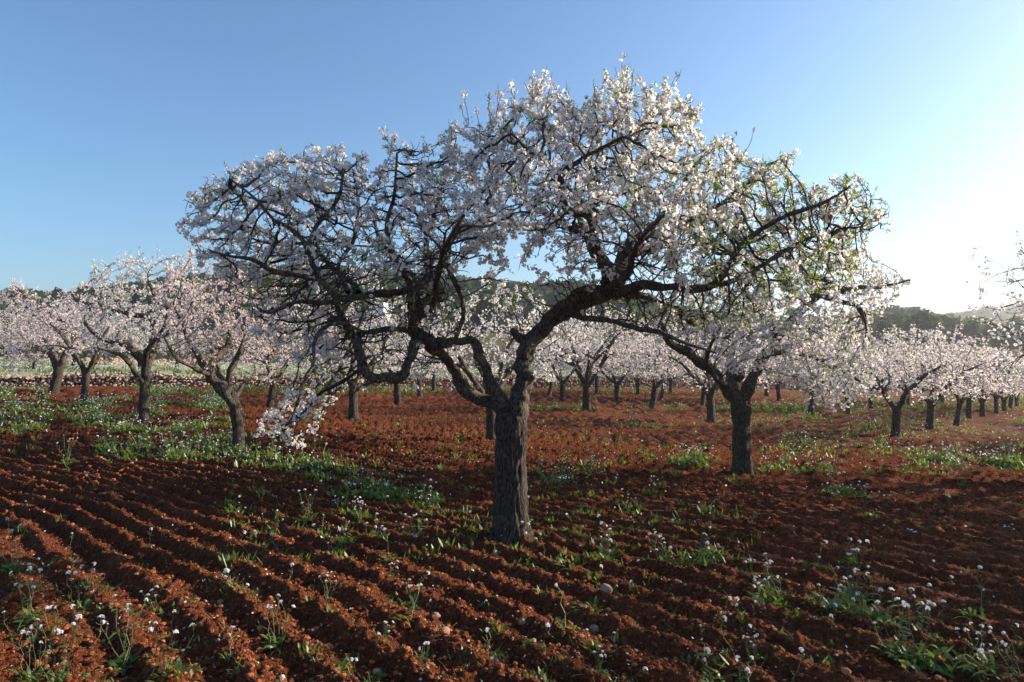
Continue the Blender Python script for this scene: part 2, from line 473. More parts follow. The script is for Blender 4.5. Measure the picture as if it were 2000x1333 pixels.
# ------------------------------------------------------------------ hills and their woods
def hill(name, label, pts, Y0, Y1, depth_back, ncol=220, nrow=46, trees=1500, tr=(1.6, 3.2), seed=1, foot_y=692.0, woodname=None, woodlabel=None, dens_lo=0.0):
    r_ = np.random.default_rng(seed)
    xs = np.array([p[0] for p in pts], float); ys = np.array([p[1] for p in pts], float)
    cx = np.linspace(xs[0], xs[-1], ncol); cy = np.interp(cx, xs, ys)
    k = np.ones(9) / 9; cy = np.convolve(np.pad(cy, 4, mode='edge'), k, 'valid')
    top = P(cx, cy, Y1 + 0 * cx); foot = P(cx, 0 * cx + foot_y, Y0 + 0 * cx)
    T = np.linspace(0, 1, nrow)
    prof = T ** 0.9
    G = np.zeros((ncol, nrow + 12, 3))
    for a in range(nrow):
        t = T[a]
        G[:, a, 0] = foot[:, 0] * (1 - t) + top[:, 0] * t
        G[:, a, 1] = foot[:, 1] * (1 - t) + top[:, 1] * t
        zz = foot[:, 2] + (top[:, 2] - foot[:, 2]) * (prof[a])
        G[:, a, 2] = zz + (Y1 - Y0) * 0.045 * (fbm(G[:, a, 0] / 28, G[:, a, 1] / 28, seed, 4) - 0.5) * math.sin(math.pi * t) 
    for a in range(12):                          # rounded far side
        t = (a + 1) / 12
        G[:, nrow + a] = top
        sc = 1 + depth_back * t / Y1
        G[:, nrow + a, 0] *= sc; G[:, nrow + a, 1] *= sc
        G[:, nrow + a, 2] = top[:, 2] - (top[:, 2] + 6) * t ** 1.7
    G[:, 0, 2] -= 3.0
    nr = nrow + 12
    i = np.arange(ncol - 1)[:, None] * nr; j = np.arange(nr - 1)[None]
    q = np.stack([i + j, i + nr + j, i + nr + j + 1, i + j + 1], -1).reshape(-1, 4)
    o = link(name, mesh_np(name, G.reshape(-1, 3), [q], [M_HILL], None, True))
    tag(o, label, kind="structure")
    if trees:
        ci = r_.random(trees) * (ncol - 1.01); ti = (1 - r_.random(trees) ** 1.5 * (1 - dens_lo)) * (nrow - 1.01)
        ti[:trees // 6] = (nrow - 1.01) * (0.93 + 0.07 * r_.random(trees // 6))
        a = ci.astype(int); b = ti.astype(int)
        base = G[a, b] * (1 - (ci - a))[:, None] + G[a + 1, b] * (ci - a)[:, None]
        base = base + (G[a, b + 1] - G[a, b]) * (ti - b)[:, None]
        keep = fbm(base[:, 0] / 22, base[:, 1] / 22, seed + 9, 3) + 0.25 * (b > nrow * 0.85) > 0.40
        base = base[keep]; m = len(base)
        R0 = r_.uniform(tr[0], tr[1], m)
        nc = 40
        d = r_.normal(size=(m, nc, 3)); d /= np.linalg.norm(d, axis=2, keepdims=True)
        d[..., 2] = np.abs(d[..., 2]) * 1.25 - 0.25
        lump = 0.72 + 0.5 * vnoise3(d[..., 0] * 1.8 + np.arange(m)[:, None] * 3.1, d[..., 1] * 1.8, d[..., 2] * 1.8, seed)
        c = base[:, None] + d * (R0[:, None] * lump)[..., None] * np.array([1, 1, 0.85]) + np.array([0, 0, 1.0]) * (R0 * 0.75)[:, None, None]
        s = (R0[:, None] * r_.uniform(0.28, 0.55, (m, nc)))
        nrm = d + 0.5 * r_.normal(size=d.shape)
        Rm = rot_from_z(nrm.reshape(-1, 3), r_.uniform(0, 6.28, m * nc))
        tv = np.array([[-1, -0.6, 0], [1, -0.7, 0.1], [0.75, 0.8, -0.1], [-0.7, 0.75, 0.12]]) * 0.8
        V2, fs, mi = stamp(tv, [np.array([[0, 1, 2, 3]])], [np.array([0])], c.reshape(-1, 3), Rm, s.reshape(-1))
        o2 = link(woodname or "woods", mesh_np("woods", V2, fs, [M_PINE], None, False))
        tag(o2, woodlabel, kind="stuff")
    return G

hill("far_hill", "far hazy hillside rising on the right", [(1150, 668), (1500, 660), (1700, 655), (1800, 648), (1850, 637), (1890, 629), (1940, 620), (2000, 611), (2080, 602), (2200, 600)],
     260, 620, 260, trees=1000, tr=(3.0, 6.0), seed=31, woodname="far_woods", woodlabel="far hazy woods on the right hillside", dens_lo=0.35)
hill("wooded_hill", "long wooded hill behind the orchard", [(-500, 640), (-200, 615), (0, 612), (100, 606), (200, 590), (330, 572), (430, 559), (480, 553), (560, 546), (640, 550), (700, 556), (780, 556), (850, 566),
      (930, 572), (1000, 582), (1100, 580), (1180, 590), (1260, 618), (1330, 645), (1420, 660), (1600, 655), (1690, 640), (1725, 632), (1770, 634), (1815, 640), (1850, 650), (1900, 664), (2000, 676), (2300, 685)],
     85, 230, 120, trees=2300, tr=(1.7, 3.3), seed=12, woodname="pine_woods", woodlabel="dark pine woods covering the long hill behind the orchard", dens_lo=0.15)

# ------------------------------------------------------------------ trees
def blossom_template():
    """five petals round a small dark centre, facing +z, about one unit across"""
    v = []; f = []
    for k in range(5):
        a = k * 2 * math.pi / 5; c, s = math.cos(a), math.sin(a); b = len(v)
        for (x, y, z) in [(0.03, 0.0, 0.0), (0.36, 0.26, 0.09), (0.54, 0.0, 0.14), (0.36, -0.26, 0.09)]:
            v.append((x * c - y * s, x * s + y * c, z))
        f.append((b, b + 3, b + 2, b + 1))
    b = len(v)
    v += [(0.13, 0, 0.07), (-0.07, 0.11, 0.07), (-0.07, -0.11, 0.07), (0, 0, -0.18)]
    eye = [(b, b + 1, b + 2), (b + 1, b, b + 3), (b + 2, b + 1, b + 3), (b, b + 2, b + 3)]
    return np.array(v), [np.array(f), np.array(eye)], [np.zeros(5, int), np.ones(4, int)]

BL_SIMPLE = blossom_template()
LEAF_T = (np.array([[0, 0, 0], [0.13, 0.35, 0.05], [0, 0.45, -0.02], [-0.13, 0.35, 0.05], [0.10, 0.75, 0.0], [-0.10, 0.75, 0.0], [0, 1.05, -0.12]]),
          [np.array([[0, 1, 2], [0, 2, 3], [4, 6, 2], [2, 6, 5]]), np.array([[1, 4, 2, 2]])[:0]], [np.zeros(4, int), np.zeros(0, int)])
LEAF_V = np.array([[0, 0, 0], [0.13, 0.40, 0.05], [0, 0.42, -0.02], [-0.13, 0.40, 0.05], [0, 1.0, -0.12]])
LEAF_F = [np.array([[0, 1, 2], [0, 2, 3], [1, 4, 2], [2, 4, 3]])]

def in_poly(px, py, poly):
    inside = np.zeros(px.shape, bool)
    n = len(poly); j = n - 1
    for i in range(n):
        xi, yi = poly[i]; xj, yj = poly[j]
        c = ((yi > py) != (yj > py)) & (px < (xj - xi) * (py - yi) / (yj - yi + 1e-9) + xi)
        inside ^= c; j = i
    return inside

def edge_dist(px, py, poly):
    d = np.full(px.shape, 1e9); n = len(poly)
    for i in range(n):
        a = np.array(poly[i], float); b = np.array(poly[(i + 1) % n], float)
        ab = b - a; t = np.clip(((px - a[0]) * ab[0] + (py - a[1]) * ab[1]) / (ab @ ab), 0, 1)
        d = np.minimum(d, np.hypot(px - a[0] - t * ab[0], py - a[1] - t * ab[1]))
    return d

def colonize(seed_pos, seed_par, att, step, kill, infl, r_, iters=90, wiggle=0.35, trop=0.0, maxn=16000):
    pos = np.zeros((maxn, 3)); par = np.full(maxn, -1); nch = np.zeros(maxn, int)
    n = len(seed_pos); pos[:n] = seed_pos; par[:n] = seed_par
    gen = np.zeros((maxn, 3))
    A = att.copy()
    near = np.zeros(len(A), int); nd = np.full(len(A), 1e9)
    for s in range(0, n, 400):
        d = np.linalg.norm(A[:, None] - pos[None, s:min(n, s + 400)], axis=2)
        k = d.argmin(1); dm = d[np.arange(len(A)), k]; m = dm < nd
        near[m] = k[m] + s; nd[m] = dm[m]
    for it in range(iters):
        al = nd > kill
        A = A[al]; near = near[al]; nd = nd[al]
        if len(A) == 0 or n >= maxn - 10: break
        act = nd < infl
        if not act.any(): break
        dirs = (A[act] - pos[near[act]]) / nd[act][:, None]
        acc = np.zeros((n, 3)); np.add.at(acc, near[act], dirs)
        cand = np.unique(near[act]); cand = cand[nch[cand] < 3]
        if len(cand) == 0: break
        g = acc[cand]; g /= np.linalg.norm(g, axis=1, keepdims=True) + 1e-9
        g = g + wiggle * r_.normal(size=g.shape) + np.array([0, 0, trop]) + 0.35 * gen[cand]
        g /= np.linalg.norm(g, axis=1, keepdims=True) + 1e-9
        m = min(len(cand), maxn - n)
        cand = cand[:m]; g = g[:m]
        pos[n:n + m] = pos[cand] + g * step * r_.uniform(0.75, 1.25, (m, 1)); par[n:n + m] = cand; gen[n:n + m] = g
        nch[cand] += 1
        for s in range(n, n + m, 400):
            e = min(n + m, s + 400)
            d = np.linalg.norm(A[:, None] - pos[None, s:e], axis=2)
            k = d.argmin(1); dm = d[np.arange(len(A)), k]; mm = dm < nd
            near[mm] = k[mm] + s; nd[mm] = dm[mm]
        n += m
    return pos[:n].copy(), par[:n].copy()

def chain_tubes(pos, par, rad, nseed, sides):
    """tubes for every grown node (index >= nseed); each chain starts inside its parent"""
    n = len(pos)
    kids = [[] for _ in range(n)]
    for i in range(nseed, n): kids[par[i]].append(i)
    main = {}
    starts = []
    for i in range(n):
        k = kids[i]
        if not k: continue
        k.sort(key=lambda a: -rad[a])
        if i >= nseed:
            main[i] = k[0]; starts += k[1:]
        else:
            starts += k
    rings = []; rr = []; cid = []
    for c, s in enumerate(starts):
        rings.append(par[s]); rr.append(min(rad[s] * 1.15, rad[par[s]])); cid.append(c)
        i = s
        while True:
            rings.append(i); rr.append(rad[i]); cid.append(c)
            if i in main: i = main[i]
            else: break
        rr[-1] *= 0.5
    rings = np.array(rings); rr = np.array(rr); cid = np.array(cid)
    p = pos[rings]; m = len(p)
    nxt = np.zeros_like(p); same = cid[1:] == cid[:-1]
    seg = p[1:] - p[:-1]
    fw = np.zeros_like(p); bk = np.zeros_like(p)
    fw[:-1][same] = seg[same]; bk[1:][same] = seg[same]
    t = fw + bk; t /= np.linalg.norm(t, axis=1, keepdims=True) + 1e-9
    idx = np.arange(m); first = np.concatenate([[True], ~same]); st = np.maximum.accumulate(np.where(first, idx, 0)); k = idx - st
    U = np.zeros_like(p)
    a = np.where(np.abs(t[:, 2:3]) < 0.8, np.array([[0, 0, 1.0]]), np.array([[1.0, 0, 0]]))
    u0 = np.cross(t, a); u0 /= np.linalg.norm(u0, axis=1, keepdims=True) + 1e-9
    for lv in range(k.max() + 1):
        s = np.where(k == lv)[0]
        if lv == 0: U[s] = u0[s]; continue
        u = U[s - 1]; u = u - t[s] * (u * t[s]).sum(1, keepdims=True); U[s] = u / (np.linalg.norm(u, axis=1, keepdims=True) + 1e-9)
    W = np.cross(t, U)
    an = np.arange(sides) * 2 * np.pi / sides
    V = p[:, None] + rr[:, None, None] * (np.cos(an)[None, :, None] * U[:, None] + np.sin(an)[None, :, None] * W[:, None])
    s = np.where(same)[0]
    j = np.arange(sides)[None]; j2 = (j + 1) % sides
    b = (s * sides)[:, None]
    q = np.stack([b + j, b + j2, b + sides + j2, b + sides + j], -1).reshape(-1, 4)
    return V.reshape(-1, 3), q

def bark_shape(seed, amp, nridge, rscale, flare=0.0):
    def f(an, L, path):
        n1 = vnoise3(np.cos(an) * nridge + L * 0.5, np.sin(an) * nridge, L * 6.5, seed)
        n2 = vnoise3(np.cos(an) * nridge * 2.1, np.sin(an) * nridge * 2.1, L * 12.0, seed + 3)
        n3 = vnoise3(np.cos(an) * 1.1 + 5, np.sin(an) * 1.1, L * 5.0, seed + 5)
        n3 = n3 + flare * np.exp(-L / 0.16) * (vnoise3(np.cos(an) * 1.3, np.sin(an) * 1.3, L * 0 + 2.0, seed + 8) - 0.35)
        return 1 + amp * (np.abs(n1 - 0.5) * 2 - 0.4) + 0.55 * amp * (n2 - 0.5) + rscale * (n3 - 0.5)
    return f

def pipe_radii(pos, par, nseed, tip, expo, seed_r):
    n = len(pos); acc = np.zeros(n)
    for i in range(n - 1, nseed - 1, -1):
        if acc[i] == 0: acc[i] = tip ** expo
        acc[par[i]] += acc[i]
    rad = acc ** (1 / expo)
    rad[:nseed] = np.maximum(seed_r, 0.004)
    return rad

def tree_parts(parent, origin, trunk, limbs, att, r_, step, kill, infl, tip, sides, blossom_p, leaf_p, petal, full, size, trunk_sides=28, limb_sides=12,
               wiggle=0.35, maxn=16000, spur=0.5, cl=(2, 6), shoots=0, budmesh=True, expo=2.35, maxblo=99999, thick_leaf=1.0):
    """builds trunk, limb, branches, blossom, leaves as children of parent; all positions in world space, origin = tree base"""
    origin = np.asarray(origin, float)
    seed = int(r_.integers(1, 9999))
    parts = []
    # trunk
    tp = smooth_path(trunk, 0.014 if full else 0.06)
    n = len(tp); 
    v, q = tube_grid(tp[:, :3], tp[:, 3], trunk_sides, bark_shape(seed, 0.17, 8.5 if full else 3.5, 0.16, 3.5))
    tpm = np.concatenate([v, [tp[-1, :3] + (tp[-1, :3] - tp[-2, :3]) * 0.5]])
    cap = np.stack([(n - 1) * trunk_sides + np.arange(trunk_sides), (n - 1) * trunk_sides + (np.arange(trunk_sides) + 1) % trunk_sides, np.full(trunk_sides, len(v))], 1)
    parts.append(link("trunk", mesh_np("trunk", tpm - origin, [q, cap], [M_TRUNK], None, True), parent))
    # limbs
    sp = []; spar = []; sr = []
    for L in limbs:
        lp = smooth_path(L, 0.035 if full else 0.08)
        m = len(lp)
        wob = np.stack([fbm(np.arange(m) * 0.37 + 11 * c_, np.full(m, float(seed)), len(sp) + c_, 3) - 0.5 for c_ in range(3)], 1)
        lp[1:-1, :3] += (0.8 * lp[1:-1, 3:4] * wob[1:-1]) + 0.10 * lp[1:-1, 3:4] * r_.normal(size=(m - 2, 3))
        v, q = tube_grid(lp[:, :3], lp[:, 3], limb_sides, bark_shape(int(r_.integers(1, 9999)), 0.20, 2.6, 0.75))
        vm = np.concatenate([v, [lp[-1, :3]]])
        cap = np.stack([(m - 1) * limb_sides + np.arange(limb_sides), (m - 1) * limb_sides + (np.arange(limb_sides) + 1) % limb_sides, np.full(limb_sides, len(v))], 1)
        parts.append(link("limb", mesh_np("limb", vm - origin, [q, cap], [M_LIMB], None, True), parent))
        k0 = max(1, int(m * 0.12)); sub = lp[k0::max(1, int(0.07 / (0.035 if full else 0.08)))]
        b = len(sp)
        for i, rrow in enumerate(sub):
            sp.append(rrow[:3]); spar.append(b + i - 1 if i else -1); sr.append(rrow[3])
    sp = np.array(sp); spar = np.array(spar); sr = np.array(sr); ns = len(sp)
    thick = np.where(sr > (0.02 if full else 0.035))[0]
    for i in r_.choice(thick, min(len(thick), 16 if full else 5), replace=False):
        d = r_.normal(size=3); d[2] = abs(d[2]) * .8; d /= np.linalg.norm(d); ra = sr[i] * r_.uniform(.45, .75); ln = sr[i] * r_.uniform(1.6, 3.2)
        pp = np.array([sp[i], sp[i] + d * ln * .5, sp[i] + (d + .2 * r_.normal(size=3)) * ln])
        v, q = tube_grid(smooth_path(pp, ln / 5), np.linspace(ra * 1.25, ra * .85, len(smooth_path(pp, ln / 5))), 9, bark_shape(int(r_.integers(1, 9999)), 0.22, 2.2, 0.5))
        vm = np.concatenate([v, [pp[-1] - d * ra * .3]]); k0 = len(v) - 9
        cap = np.stack([k0 + np.arange(9), k0 + (np.arange(9) + 1) % 9, np.full(9, len(v))], 1)
        parts.append(link("stub", mesh_np("stub", vm - origin, [q, cap], [M_LIMB], None, True), parent))
    pos, par = colonize(sp, spar, att, step, kill, infl, r_, wiggle=wiggle, maxn=maxn)
    # spurs: short side twigs
    n = len(pos); rad0 = pipe_radii(pos, par, ns, tip, expo, sr)
    thin = np.where((np.arange(n) >= ns) & (rad0 < tip * 4.5))[0]
    m = int(len(thin) * spur)
    pick = r_.choice(thin, m)
    dd = r_.normal(size=(m, 3)); dd[:, 2] += 0.35; dd /= np.linalg.norm(dd, axis=1, keepdims=True)
    p1 = pos[pick] + dd * r_.uniform(0.3, 0.9, (m, 1)) * step
    p2 = p1 + (dd + 0.5 * r_.normal(size=(m, 3))) * r_.uniform(0.2, 0.7, (m, 1)) * step
    pos = np.concatenate([pos, p1, p2]); par = np.concatenate([par, pick, n + np.arange(m)])
    # long bare shoots
    if shoots:
        n = len(pos)
        top = np.where(np.arange(n) >= ns)[0]
        zz = pos[top, 2] + 0.35 * r_.normal(size=len(top))
        pick = top[np.argsort(-zz)[:shoots * 6]]; pick = r_.choice(pick, shoots)
        last = pick; d = np.stack([r_.normal(0, 0.35, shoots), r_.normal(0, 0.35, shoots), np.ones(shoots)], 1)
        ln = r_.uniform(0.03, 0.085, (shoots, 1))
        for k in range(4):
            d2 = d + 0.15 * r_.normal(size=d.shape); d2 /= np.linalg.norm(d2, axis=1, keepdims=True)
            pn = pos[last] + d2 * ln
            b = len(pos); pos = np.concatenate([pos, pn]); par = np.concatenate([par, last]); last = b + np.arange(shoots)
    # sort is not needed: parents always precede children
    rad = pipe_radii(pos, par, ns, tip, expo, sr)
    rad[ns:] = np.minimum(rad[ns:], 0.6 * np.maximum(rad[par[ns:]], tip * 1.2) + 0.4 * rad[ns:])
    v, q = chain_tubes(pos, par, rad, ns, sides)
    o = link("branches", mesh_np("branches", v - origin, [q], [M_TWIG], None, True), parent); tag(o, kind="stuff"); parts.append(o)
    # blossoms in clusters on thin wood
    gen = np.zeros(len(pos), int)
    for i in range(ns, len(pos)): gen[i] = gen[par[i]] + 1
    idx = np.where((gen > (4 if full else 2)) & (rad < tip * 5))[0]
    pb = blossom_p(pos[idx])
    cpos = idx[r_.random(len(idx)) < pb]
    cnt = r_.integers(cl[0], cl[1] + 1, len(cpos))
    ci = np.repeat(cpos, cnt)
    if len(ci) > maxblo: ci = r_.choice(ci, maxblo, replace=False)
    br = pos[ci] - pos[par[ci]]
    d = r_.normal(size=(len(ci), 3)); d[:, 2] += 0.25
    d -= 0.6 * br * ((d * br).sum(1, keepdims=True)) / ((br * br).sum(1, keepdims=True) + 1e-9)
    d /= np.linalg.norm(d, axis=1, keepdims=True)
    bp = pos[ci] + d * r_.uniform(0.32, 0.95, (len(ci), 1)) * size + br * r_.uniform(-0.8, 0.3, (len(ci), 1))
    nrm = d + 0.45 * r_.normal(size=d.shape)
    T = BL_SIMPLE
    sc = size * r_.uniform(0.75, 1.12, len(ci))
    if len(ci):
        # cup: half open ones are squeezed and lengthened
        opn = np.where(r_.random(len(ci)) < 0.15, r_.uniform(0.5, 0.8, len(ci)), r_.uniform(0.85, 1.05, len(ci)))
        R = rot_from_z(nrm, r_.uniform(0, 6.28, len(ci)))
        R = R * np.stack([opn, opn, 1.0 + 2.2 * (1 - opn)], 1)[:, None, :]
        v, fs, mi = stamp(*T, bp, R, sc)
        A = Acc(); A.addm(v, fs, mi)
        o = link("blossom", A.mesh("blossom", [petal, M_EYE]), parent); tag(o, kind="stuff"); parts.append(o)
    # leaves
    pl = leaf_p(pos[idx])
    lp = idx[r_.random(len(idx)) < pl]
    ci = np.repeat(lp, r_.integers(3, 7, len(lp)))
    if len(ci):
        br = pos[ci] - pos[par[ci]]; br /= np.linalg.norm(br, axis=1, keepdims=True) + 1e-9
        d = br * 0.7 + 0.75 * r_.normal(size=br.shape) + np.array([0, 0, 0.35]); d /= np.linalg.norm(d, axis=1, keepdims=True)
        up = r_.normal(size=d.shape); x = np.cross(d, up); x /= np.linalg.norm(x, axis=1, keepdims=True); zc = np.cross(x, d)
        R = np.stack([x * thick_leaf, d, zc], 2)
        v, fs, mi = stamp(LEAF_V, LEAF_F, [np.zeros(4, int)], pos[ci] + 0.008 * r_.normal(size=d.shape), R, r_.uniform(0.025, 0.055, len(ci)) * (size / 0.036))
        o = link("leaves", mesh_np("leaves", v - 0, fs, [M_LEAF], None, False), parent); tag(o, kind="stuff"); parts.append(o)
    for o in parts:
        if o.name.split(".")[0] in ("blossom", "leaves"):
            me = o.data; co = np.zeros(len(me.vertices) * 3, np.float32); me.vertices.foreach_get("co", co)
            co = (co.reshape(-1, 3) - origin).ravel().astype(np.float32); me.vertices.foreach_set("co", co); me.update()
    return parts

def traced(pts, Y):
    """(px, py, dy, width px) rows -> x, y, z, radius rows at depth Y + dy"""
    out = []
    for (px, py, dy, w) in pts:
        p = P(px, py, Y + dy); out.append((*p, 0.5 * w * (Y + dy) / F))
    return out

def envelope(poly, Y, n, r_, depth=1.6, holes=(), ppm=None, bias=0.0):
    """points spread through a crown whose outline, seen from the front, is poly; its depth is rounded off towards the rim"""
    ppm = F / Y
    xs = [p[0] for p in poly]; ys = [p[1] for p in poly]
    px = r_.uniform(min(xs), max(xs), n * 5); py = r_.uniform(min(ys), max(ys), n * 5)
    m = in_poly(px, py, poly)
    for (hx, hy, hrx, hry, pr) in holes:
        m &= ~((((px - hx) / hrx) ** 2 + ((py - hy) / hry) ** 2 < 1) & (r_.random(len(px)) < pr))
    px = px[m][:n]; py = py[m][:n]
    d = edge_dist(px, py, poly) / ppm
    D = np.clip(1.25 * np.sqrt(d * 1.1), 0.12, depth)
    dy = r_.uniform(-1, 1, len(px)) * D + bias
    return P(px, py, Y + dy)

def tree_root(name, base, label, group="almond trees of the orchard"):
    e = bpy.data.objects.new(name, None); col.objects.link(e)
    e.location = base; e.empty_display_size = 0.3
    tag(e, label, "almond tree", group)
    return e

# ---- the big tree in the middle
bx, by = ground_hit(1000, 1055); bx = float(bx); by = float(by); bz = float(base_z(bx, by)) - 0.06
YM = by
MAIN_POLY = [(352, 455), (385, 338), (455, 312), (505, 288), (555, 300), (610, 282), (655, 272), (705, 288), (735, 318), (768, 242), (805, 282), (832, 272), (862, 262), (885, 222), (940, 238), (978, 208),
             (1000, 190), (1045, 145), (1075, 150), (1105, 165), (1150, 190), (1195, 150), (1240, 165), (1285, 165), (1330, 190), (1372, 175), (1345, 215), (1385, 250), (1430, 268), (1448, 300), (1500, 300),
             (1560, 290), (1545, 345), (1600, 375), (1640, 328), (1700, 338), (1712, 388), (1748, 410), (1735, 440), (1690, 470), (1690, 520), (1650, 560), (1580, 590), (1510, 625), (1420, 650), (1300, 665),
             (1215, 650), (1130, 580), (1030, 610), (960, 650), (890, 700), (800, 745), (700, 765), (655, 790), (610, 845), (575, 880), (545, 860), (490, 838), (540, 800), (590, 740), (555, 690), (500, 640),
             (440, 565), (395, 520)]
MAIN_POLY = [(x_, y_ + (10 if y_ < 345 else 0)) for (x_, y_) in MAIN_POLY]
tree = tree_root("almond_tree", (bx, by, bz), "largest almond tree with arching limbs and dark trunk, alone at the centre of the photo")
trunk = traced([(1000, 1085, 0, 116), (1001, 1062, 0, 94), (1000, 1040, 0, 78), (999, 1000, 0, 66), (997, 950, 0, 62), (998, 900, 0, 60), (999, 862, 0, 61), (999, 838, 0, 66), (998, 818, 0.0, 60), (997, 798, 0, 46)], YM)
LM = [
    # right arching limb and its forks
    [(1004, 830, 0, 40), (1014, 775, 0, 42), (1022, 740, 0, 36), (1025, 690, 0.02, 36), (1048, 652, 0.04, 36), (1090, 610, 0.05, 36), (1130, 582, 0.05, 37), (1175, 572, 0, 38), (1205, 562, 0, 38)],
    [(1202, 572, 0, 34), (1190, 530, -0.05, 32), (1172, 500, -0.1, 24), (1160, 460, -0.2, 22), (1148, 425, -0.3, 20), (1112, 412, -0.4, 17), (1097, 372, -0.5, 16), (1100, 338, -0.6, 15), (1138, 310, -0.7, 12), (1180, 287, -0.8, 10), (1215, 268, -0.9, 8)],
    [(1098, 350, -0.55, 13), (1070, 322, -0.6, 10), (1040, 300, -0.7, 8), (1000, 262, -0.8, 6)],
    [(1158, 440, -0.2, 16), (1165, 390, -0.1, 13), (1172, 345, 0.1, 10), (1215, 300, 0.3, 8), (1240, 240, 0.4, 6)],
    [(1196, 570, 0, 32), (1212, 534, 0.1, 28), (1226, 480, 0.3, 27), (1262, 448, 0.5, 26), (1305, 435, 0.6, 26), (1347, 434, 0.7, 22), (1352, 390, 0.8, 15), (1340, 350, 0.9, 12), (1380, 300, 1.0, 9), (1420, 285, 1.1, 6)],
    [(1345, 438, 0.7, 16), (1362, 470, 0.6, 14), (1390, 490, 0.5, 12), (1425, 495, 0.4, 9), (1475, 470, 0.3, 7)],
    [(1350, 430, 0.7, 15), (1400, 405, 0.6, 13), (1445, 370, 0.6, 11), (1490, 330, 0.6, 8), (1535, 310, 0.6, 6)],
    [(1200, 572, 0, 34), (1228, 565, -0.1, 24), (1262, 557, -0.2, 21), (1310, 562, -0.4, 19), (1360, 566, -0.5, 18), (1395, 555, -0.6, 17), (1425, 515, -0.7, 16), (1445, 480, -0.7, 15), (1500, 440, -0.8, 13), (1565, 412, -0.9, 11), (1610, 395, -0.9, 8), (1660, 365, -0.9, 6)],
    [(1380, 562, -0.55, 15), (1425, 550, -0.5, 13), (1465, 535, -0.4, 13), (1510, 505, -0.3, 12), (1580, 465, -0.2, 9), (1640, 450, -0.1, 7), (1700, 432, 0, 5)],
    [(1205, 575, 0.05, 26), (1255, 577, 0.3, 20), (1300, 600, 0.6, 19), (1335, 618, 0.8, 19), (1360, 630, 1.0, 15), (1385, 600, 1.3, 9)],
    [(1112, 612, 0.05, 18), (1150, 622, -0.2, 14), (1200, 628, -0.4, 14), (1240, 641, -0.6, 13), (1290, 650, -0.8, 11), (1340, 672, -1.0, 8), (1400, 690, -1.1, 5)],
    [(1090, 626, 0.05, 20), (1130, 600, 0.0, 21), (1165, 588, 0.0, 20), (1195, 575, 0, 18)],
    [(1165, 480, -0.15, 14), (1130, 455, 0.3, 12), (1085, 430, 0.7, 11), (1040, 400, 1.0, 9), (1005, 350, 1.2, 7), (975, 290, 1.3, 5)],
    [(1255, 450, 0.5, 13), (1240, 400, 0.9, 11), (1270, 350, 1.2, 9), (1290, 270, 1.4, 6)],
    # left limbs
    [(996, 835, 0, 40), (985, 795, -0.02, 34), (967, 765, -0.05, 28), (950, 728, -0.08, 26), (933, 690, -0.1, 26), (925, 668, -0.12, 26), (890, 666, -0.15, 24), (850, 670, -0.2, 28), (818, 658, -0.2, 30)],
    [(994, 832, 0.02, 40), (975, 795, 0.03, 32), (945, 782, 0.05, 30), (912, 762, 0.05, 28), (886, 720, 0.0, 24), (866, 696, -0.1, 22), (838, 676, -0.2, 24)],
    [(812, 662, -0.2, 30), (815, 630, -0.15, 29), (822, 590, -0.1, 29), (830, 550, 0, 28), (838, 515, 0.1, 24), (832, 475, 0.3, 18), (845, 430, 0.5, 14), (860, 380, 0.6, 10), (880, 320, 0.7, 7)],
    [(806, 655, -0.2, 25), (808, 620, -0.3, 23), (798, 585, -0.35, 22), (800, 550, -0.4, 20), (770, 500, -0.5, 14), (755, 440, -0.5, 11), (770, 380, -0.5, 8), (775, 300, -0.5, 5)],
    [(835, 530, 0.05, 16), (870, 520, 0.1, 14), (885, 545, 0.1, 12), (904, 590, 0.05, 13), (902, 630, 0.0, 12), (888, 664, -0.1, 9)],
    [(838, 518, 0.1, 16), (880, 470, 0.2, 13), (930, 430, 0.3, 11), (960, 370, 0.3, 9), (950, 300, 0.3, 6)],
    [(812, 668, -0.2, 26), (802, 700, -0.3, 24), (788, 735, -0.4, 24), (755, 740, -0.5, 23), (716, 730, -0.6, 22), (702, 690, -0.65, 21), (690, 655, -0.7, 21), (670, 622, -0.7, 20), (658, 595, -0.75, 20), (655, 570, -0.75, 18)],
    [(662, 600, -0.75, 18), (652, 575, -0.75, 18), (622, 548, -0.8, 15), (570, 537, -0.9, 14), (531, 529, -1.0, 13), (496, 508, -1.1, 10), (450, 500, -1.1, 7), (410, 490, -1.1, 5)],
    [(630, 548, -0.8, 15), (612, 520, -0.8, 14), (595, 476, -0.8, 13), (574, 452, -0.8, 11), (536, 430, -0.8, 9), (500, 390, -0.8, 7), (450, 350, -0.8, 5)],
    [(600, 482, -0.8, 10), (625, 430, -0.7, 9), (660, 390, -0.6, 8), (672, 330, -0.6, 6)],
    [(655, 585, -0.75, 18), (700, 580, -0.6, 20), (740, 574, -0.5, 22), (780, 570, -0.4, 20), (815, 560, -0.2, 18)],
    [(680, 572, -0.7, 12), (660, 520, -0.2, 11), (690, 470, 0.2, 10), (700, 400, 0.5, 8), (690, 330, 0.7, 6)],
    [(806, 650, -0.2, 15), (760, 642, -0.2, 13), (720, 650, -0.1, 12), (690, 640, 0.2, 9), (620, 600, 0.6, 7)],
    [(680, 630, -0.75, 11), (648, 634, -0.95, 10), (624, 648, -1.1, 9), (612, 676, -1.25, 8), (612, 708, -1.35, 7), (596, 736, -1.45, 6), (583, 780, -1.5, 5), (565, 830, -1.55, 3)],
    [(655, 592, -0.8, 12), (610, 590, -1.0, 11), (570, 592, -1.1, 10), (525, 612, -1.2, 8), (500, 600, -1.25, 5)],
]
limbs = [traced([(a, b, c, w * (0.86 if w > 26 else 0.77)) for (a, b, c, w) in l], YM) for l in LM]
